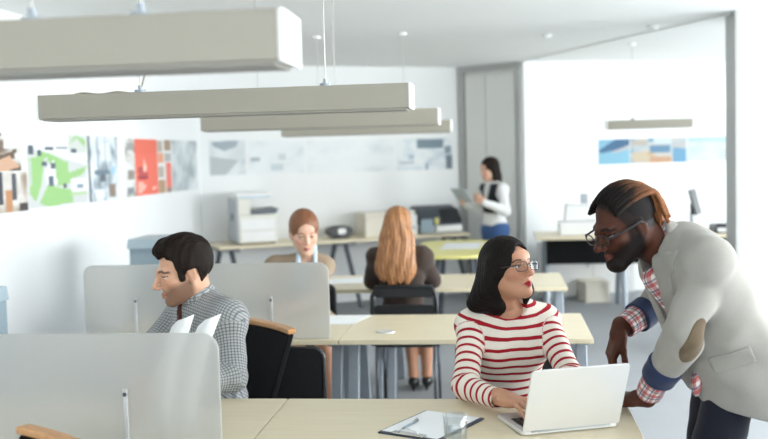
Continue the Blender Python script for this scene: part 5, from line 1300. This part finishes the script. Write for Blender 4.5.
# ------------------------------------------------------------------ standing woman at the back with a tablet
def standing_woman():
    t = thing('person', 'woman in white sleeves and dark vest standing at the back with a tablet', 'person', (-.06, 10.22, 0))
    SIT[:] = []
    O = V3(-.10, 10.2, 1.435); R = axes((-.80, -.55, -.15)); s = .93
    SK = lin(216, 170, 146); hf = head_field(fem=True, jaw=.88, nose=.9); neck = V3(-.06, 10.225, 1.305)
    head = mesh_head(hf, O, R, s, .004, neck, .046, lambda Q: head_paint(Q, SK, lin(190, 100, 98), lin(70, 48, 38), lin(60, 44, 34), fem=True))
    fw = nrm((-.8, -.6, 0)); rt = V3(fw[1], -fw[0], 0); T = np.stack([rt, fw, V3(0, 0, 1)], 1)
    chest = V3(-.06, 10.22, 1.13); waist = V3(-.055, 10.225, .96); pel = V3(-.05, 10.23, .82); top = V3(-.06, 10.22, 1.235)
    S = {1: top + rt * .145, -1: top - rt * .145}; E = {1: V3(-.20, 10.33, 1.0), -1: V3(.055, 10.02, 1.02)}; W = {1: V3(-.36, 10.17, 1.10), -1: V3(-.15, 9.93, 1.11)}
    core = un(.04, ell(chest, (.11, .08, .15), T), ell(waist, (.1, .07, .14), T), ell(pel, (.13, .1, .1), T), rc(neck, chest, .046, .07), rc(S[1], S[-1], .04), *[rc(S[k], E[k], .036, .03) for k in S], *[rc(E[k], W[k], .03, .022) for k in S])
    h1 = mesh_hand(hand_field(1, (.5, .55, .6, .6)), W[1], hand_axes((-.3, -.85, .4), (-.9, .3, .1)), .92, .004, SK); h2 = mesh_hand(hand_field(-1, (.5, .55, .6, .6)), W[-1], hand_axes((-.85, .15, .45), (-.2, -.9, -.2)), .92, .004, SK)
    body(t, M['skin'], head, h1, h2, mesh_core(core, [S[1], S[-1], E[1], E[-1], W[1], W[-1], pel, neck], .01, SK))
    torso = un(.05, ell(chest, (.14, .10, .16), T), ell(waist, (.118, .09, .15), T), ell(pel + V3(0, 0, .04), (.155, .115, .11), T), rc(S[1], S[-1], .05), rc(neck + V3(0, 0, -.03), S[1], .05, .048), rc(neck + V3(0, 0, -.03), S[-1], .05, .048))
    f = disp(un(.03, torso, *[rc(S[k], E[k], .056, .05) for k in S], *[rc(E[k], W[k], .05, .036) for k in S]), wrinkle(.003, 45, 61)); f = sub(f, rc(neck, neck + V3(-.02, -.01, .1), .046, .06), .006)
    fobj('white_top', f, *box_of(S[1], S[-1], E[1], E[-1], W[1], W[-1], pel, pad=.14), .008, M['whiteknit'], t)
    v = isc(off(torso, .007), isc(plane((0, 0, .99), (0, 0, -1)), plane((0, 0, 1.29), (0, 0, 1)))); v = sub(v, un(.02, rc(neck + fw * .10 + V3(0, 0, .02), chest + fw * .13 + V3(0, 0, -.04), .06, .03), *[rc(S[k] - V3(0, 0, .05), S[k] + (S[k] - top) * .5 + V3(0, 0, .06), .062) for k in S]), .006)
    fobj('vest', v, *box_of(chest, pad=.28), .008, M['vest'], t)
    legs = un(.05, ell(pel, (.16, .125, .11), T), *[rc(pel + rt * q * .08, pel + rt * q * .085 + fw * .02 + V3(0, 0, -.37), .092, .062) for q in (-1, 1)], *[rc(pel + rt * q * .085 + fw * .02 + V3(0, 0, -.37), pel + rt * q * .09 + V3(0, 0, -.74), .06, .045) for q in (-1, 1)])
    fobj('jeans', isc(legs, plane((0, 0, .05), (0, 0, -1))), *box_of(pel, pel - V3(0, 0, .78), pad=.22), .009, M['bluejeans'], t)
    for q in (-1, 1): p = pel + rt * q * .09; shoe(t, p, fw, M['shoe'])
    hair = un(.03, ell((0, -.024, .034), (.086, .112, .1)), ell((0, -.075, -.09), (.085, .055, .15)), ell((.06, -.03, -.08), (.025, .045, .13)), ell((-.06, -.03, -.08), (.025, .045, .13)))
    hair = disp(sub(hair, ell((0, .13, -.04), (.062, .105, .12)), .012), lambda Q: .002 * np.sin(np.arctan2(Q[:, 0], -Q[:, 1]) * 30))
    V, F = meshify(lsc(hair, O, R, s), O - V3(.2, .2, .28), O + .18, .0055, 1); link('hair', V, F, M['hair_dark'], t, smooth=True, world=True, attrs={'wv': hairflow(O, R)(V)})
    tb = thing('tablet', 'grey tablet in the hands of the standing woman', 'tablet', (-.37, 10.02, 1.13)); Rt = np.stack([rt, nrm(fw * .8 + V3(0, 0, -.6)), nrm(fw * .6 + V3(0, 0, .8))], 1)
    m = MB(); m.box((0, 0, .05), (.25, .012, .18), Rt); b = m.make('casing', M['greyplastic'], tb, bevel=.003)
    m = MB(); m.box(V3(0, 0, .05) - Rt[:, 1] * .0066, (.22, .0012, .15), Rt); m.make('display', M['blackplastic'], tb)
standing_woman()

SKY, P_RIGHT, P_REAR, EXPO = 3.0, 112, 9, 0.75

# ================================================================== camera and daylight
cam = bpy.data.cameras.new('camera'); co = bpy.data.objects.new('camera', cam); COL.objects.link(co)
def cam_axes(yaw, pitch, roll):
    f = V3(-math.sin(yaw) * math.cos(pitch), math.cos(yaw) * math.cos(pitch), -math.sin(pitch))
    r = nrm(np.cross(f, [0, 0, 1])); u = np.cross(r, f); c, s = math.cos(roll), math.sin(roll)
    return r * c + u * s, u * c - r * s, f
r_, u_, f_ = cam_axes(.1156, .0638, -.0265)
co.matrix_world = Matrix(((r_[0], u_[0], -f_[0], 0), (r_[1], u_[1], -f_[1], 0), (r_[2], u_[2], -f_[2], 1.6), (0, 0, 0, 1)))
cam.sensor_width = 36; cam.lens = 36 * 1000 / 768; cam.clip_start = .05
cam.dof.use_dof = True; cam.dof.focus_distance = 3.45; cam.dof.aperture_fstop = 2.2
SC.camera = co
w = bpy.data.worlds.new('sky'); SC.world = w; w.use_nodes = True
bg = w.node_tree.nodes['Background']; bg.inputs[0].default_value = (.93, .97, 1, 1); bg.inputs[1].default_value = SKY
def daylight(name, loc, rot, sx, sy, power, col=(.95, .98, 1)):
    L = bpy.data.lights.new(name, 'AREA'); L.shape = 'RECTANGLE'; L.size = sx; L.size_y = sy; L.energy = power; L.color = col
    o = bpy.data.objects.new(name, L); COL.objects.link(o); o.location = loc; o.rotation_euler = rot; return o
WGT = {-2.2: .2, .3: .65, 2.8: 1.35, 5.3: 1.3, 7.9: .3, 10.3: .22}
for fixed, axis, a, b, z0, z1 in WIN:
    if axis == 'x': daylight('window_daylight', (fixed + .2, (a + b) / 2, (z0 + z1) / 2), (0, PI / 2, 0), z1 - z0, b - a, P_RIGHT * WGT[round(a, 1)])
    else: daylight('window_daylight', ((a + b) / 2, fixed - .2, (z0 + z1) / 2), (-PI / 2, 0, PI), b - a, z1 - z0, P_REAR)
vs = SC.view_settings; vs.view_transform = 'Standard'; vs.look = 'None'; vs.gamma = 1; vs.use_curve_mapping = False; vs.exposure = EXPO
SC.cycles.use_denoising = True; SC.cycles.max_bounces = 10; SC.cycles.diffuse_bounces = 6; SC.cycles.transparent_max_bounces = 16
SC.cycles.caustics_reflective = False; SC.cycles.caustics_refractive = False; SC.cycles.sample_clamp_indirect = 8
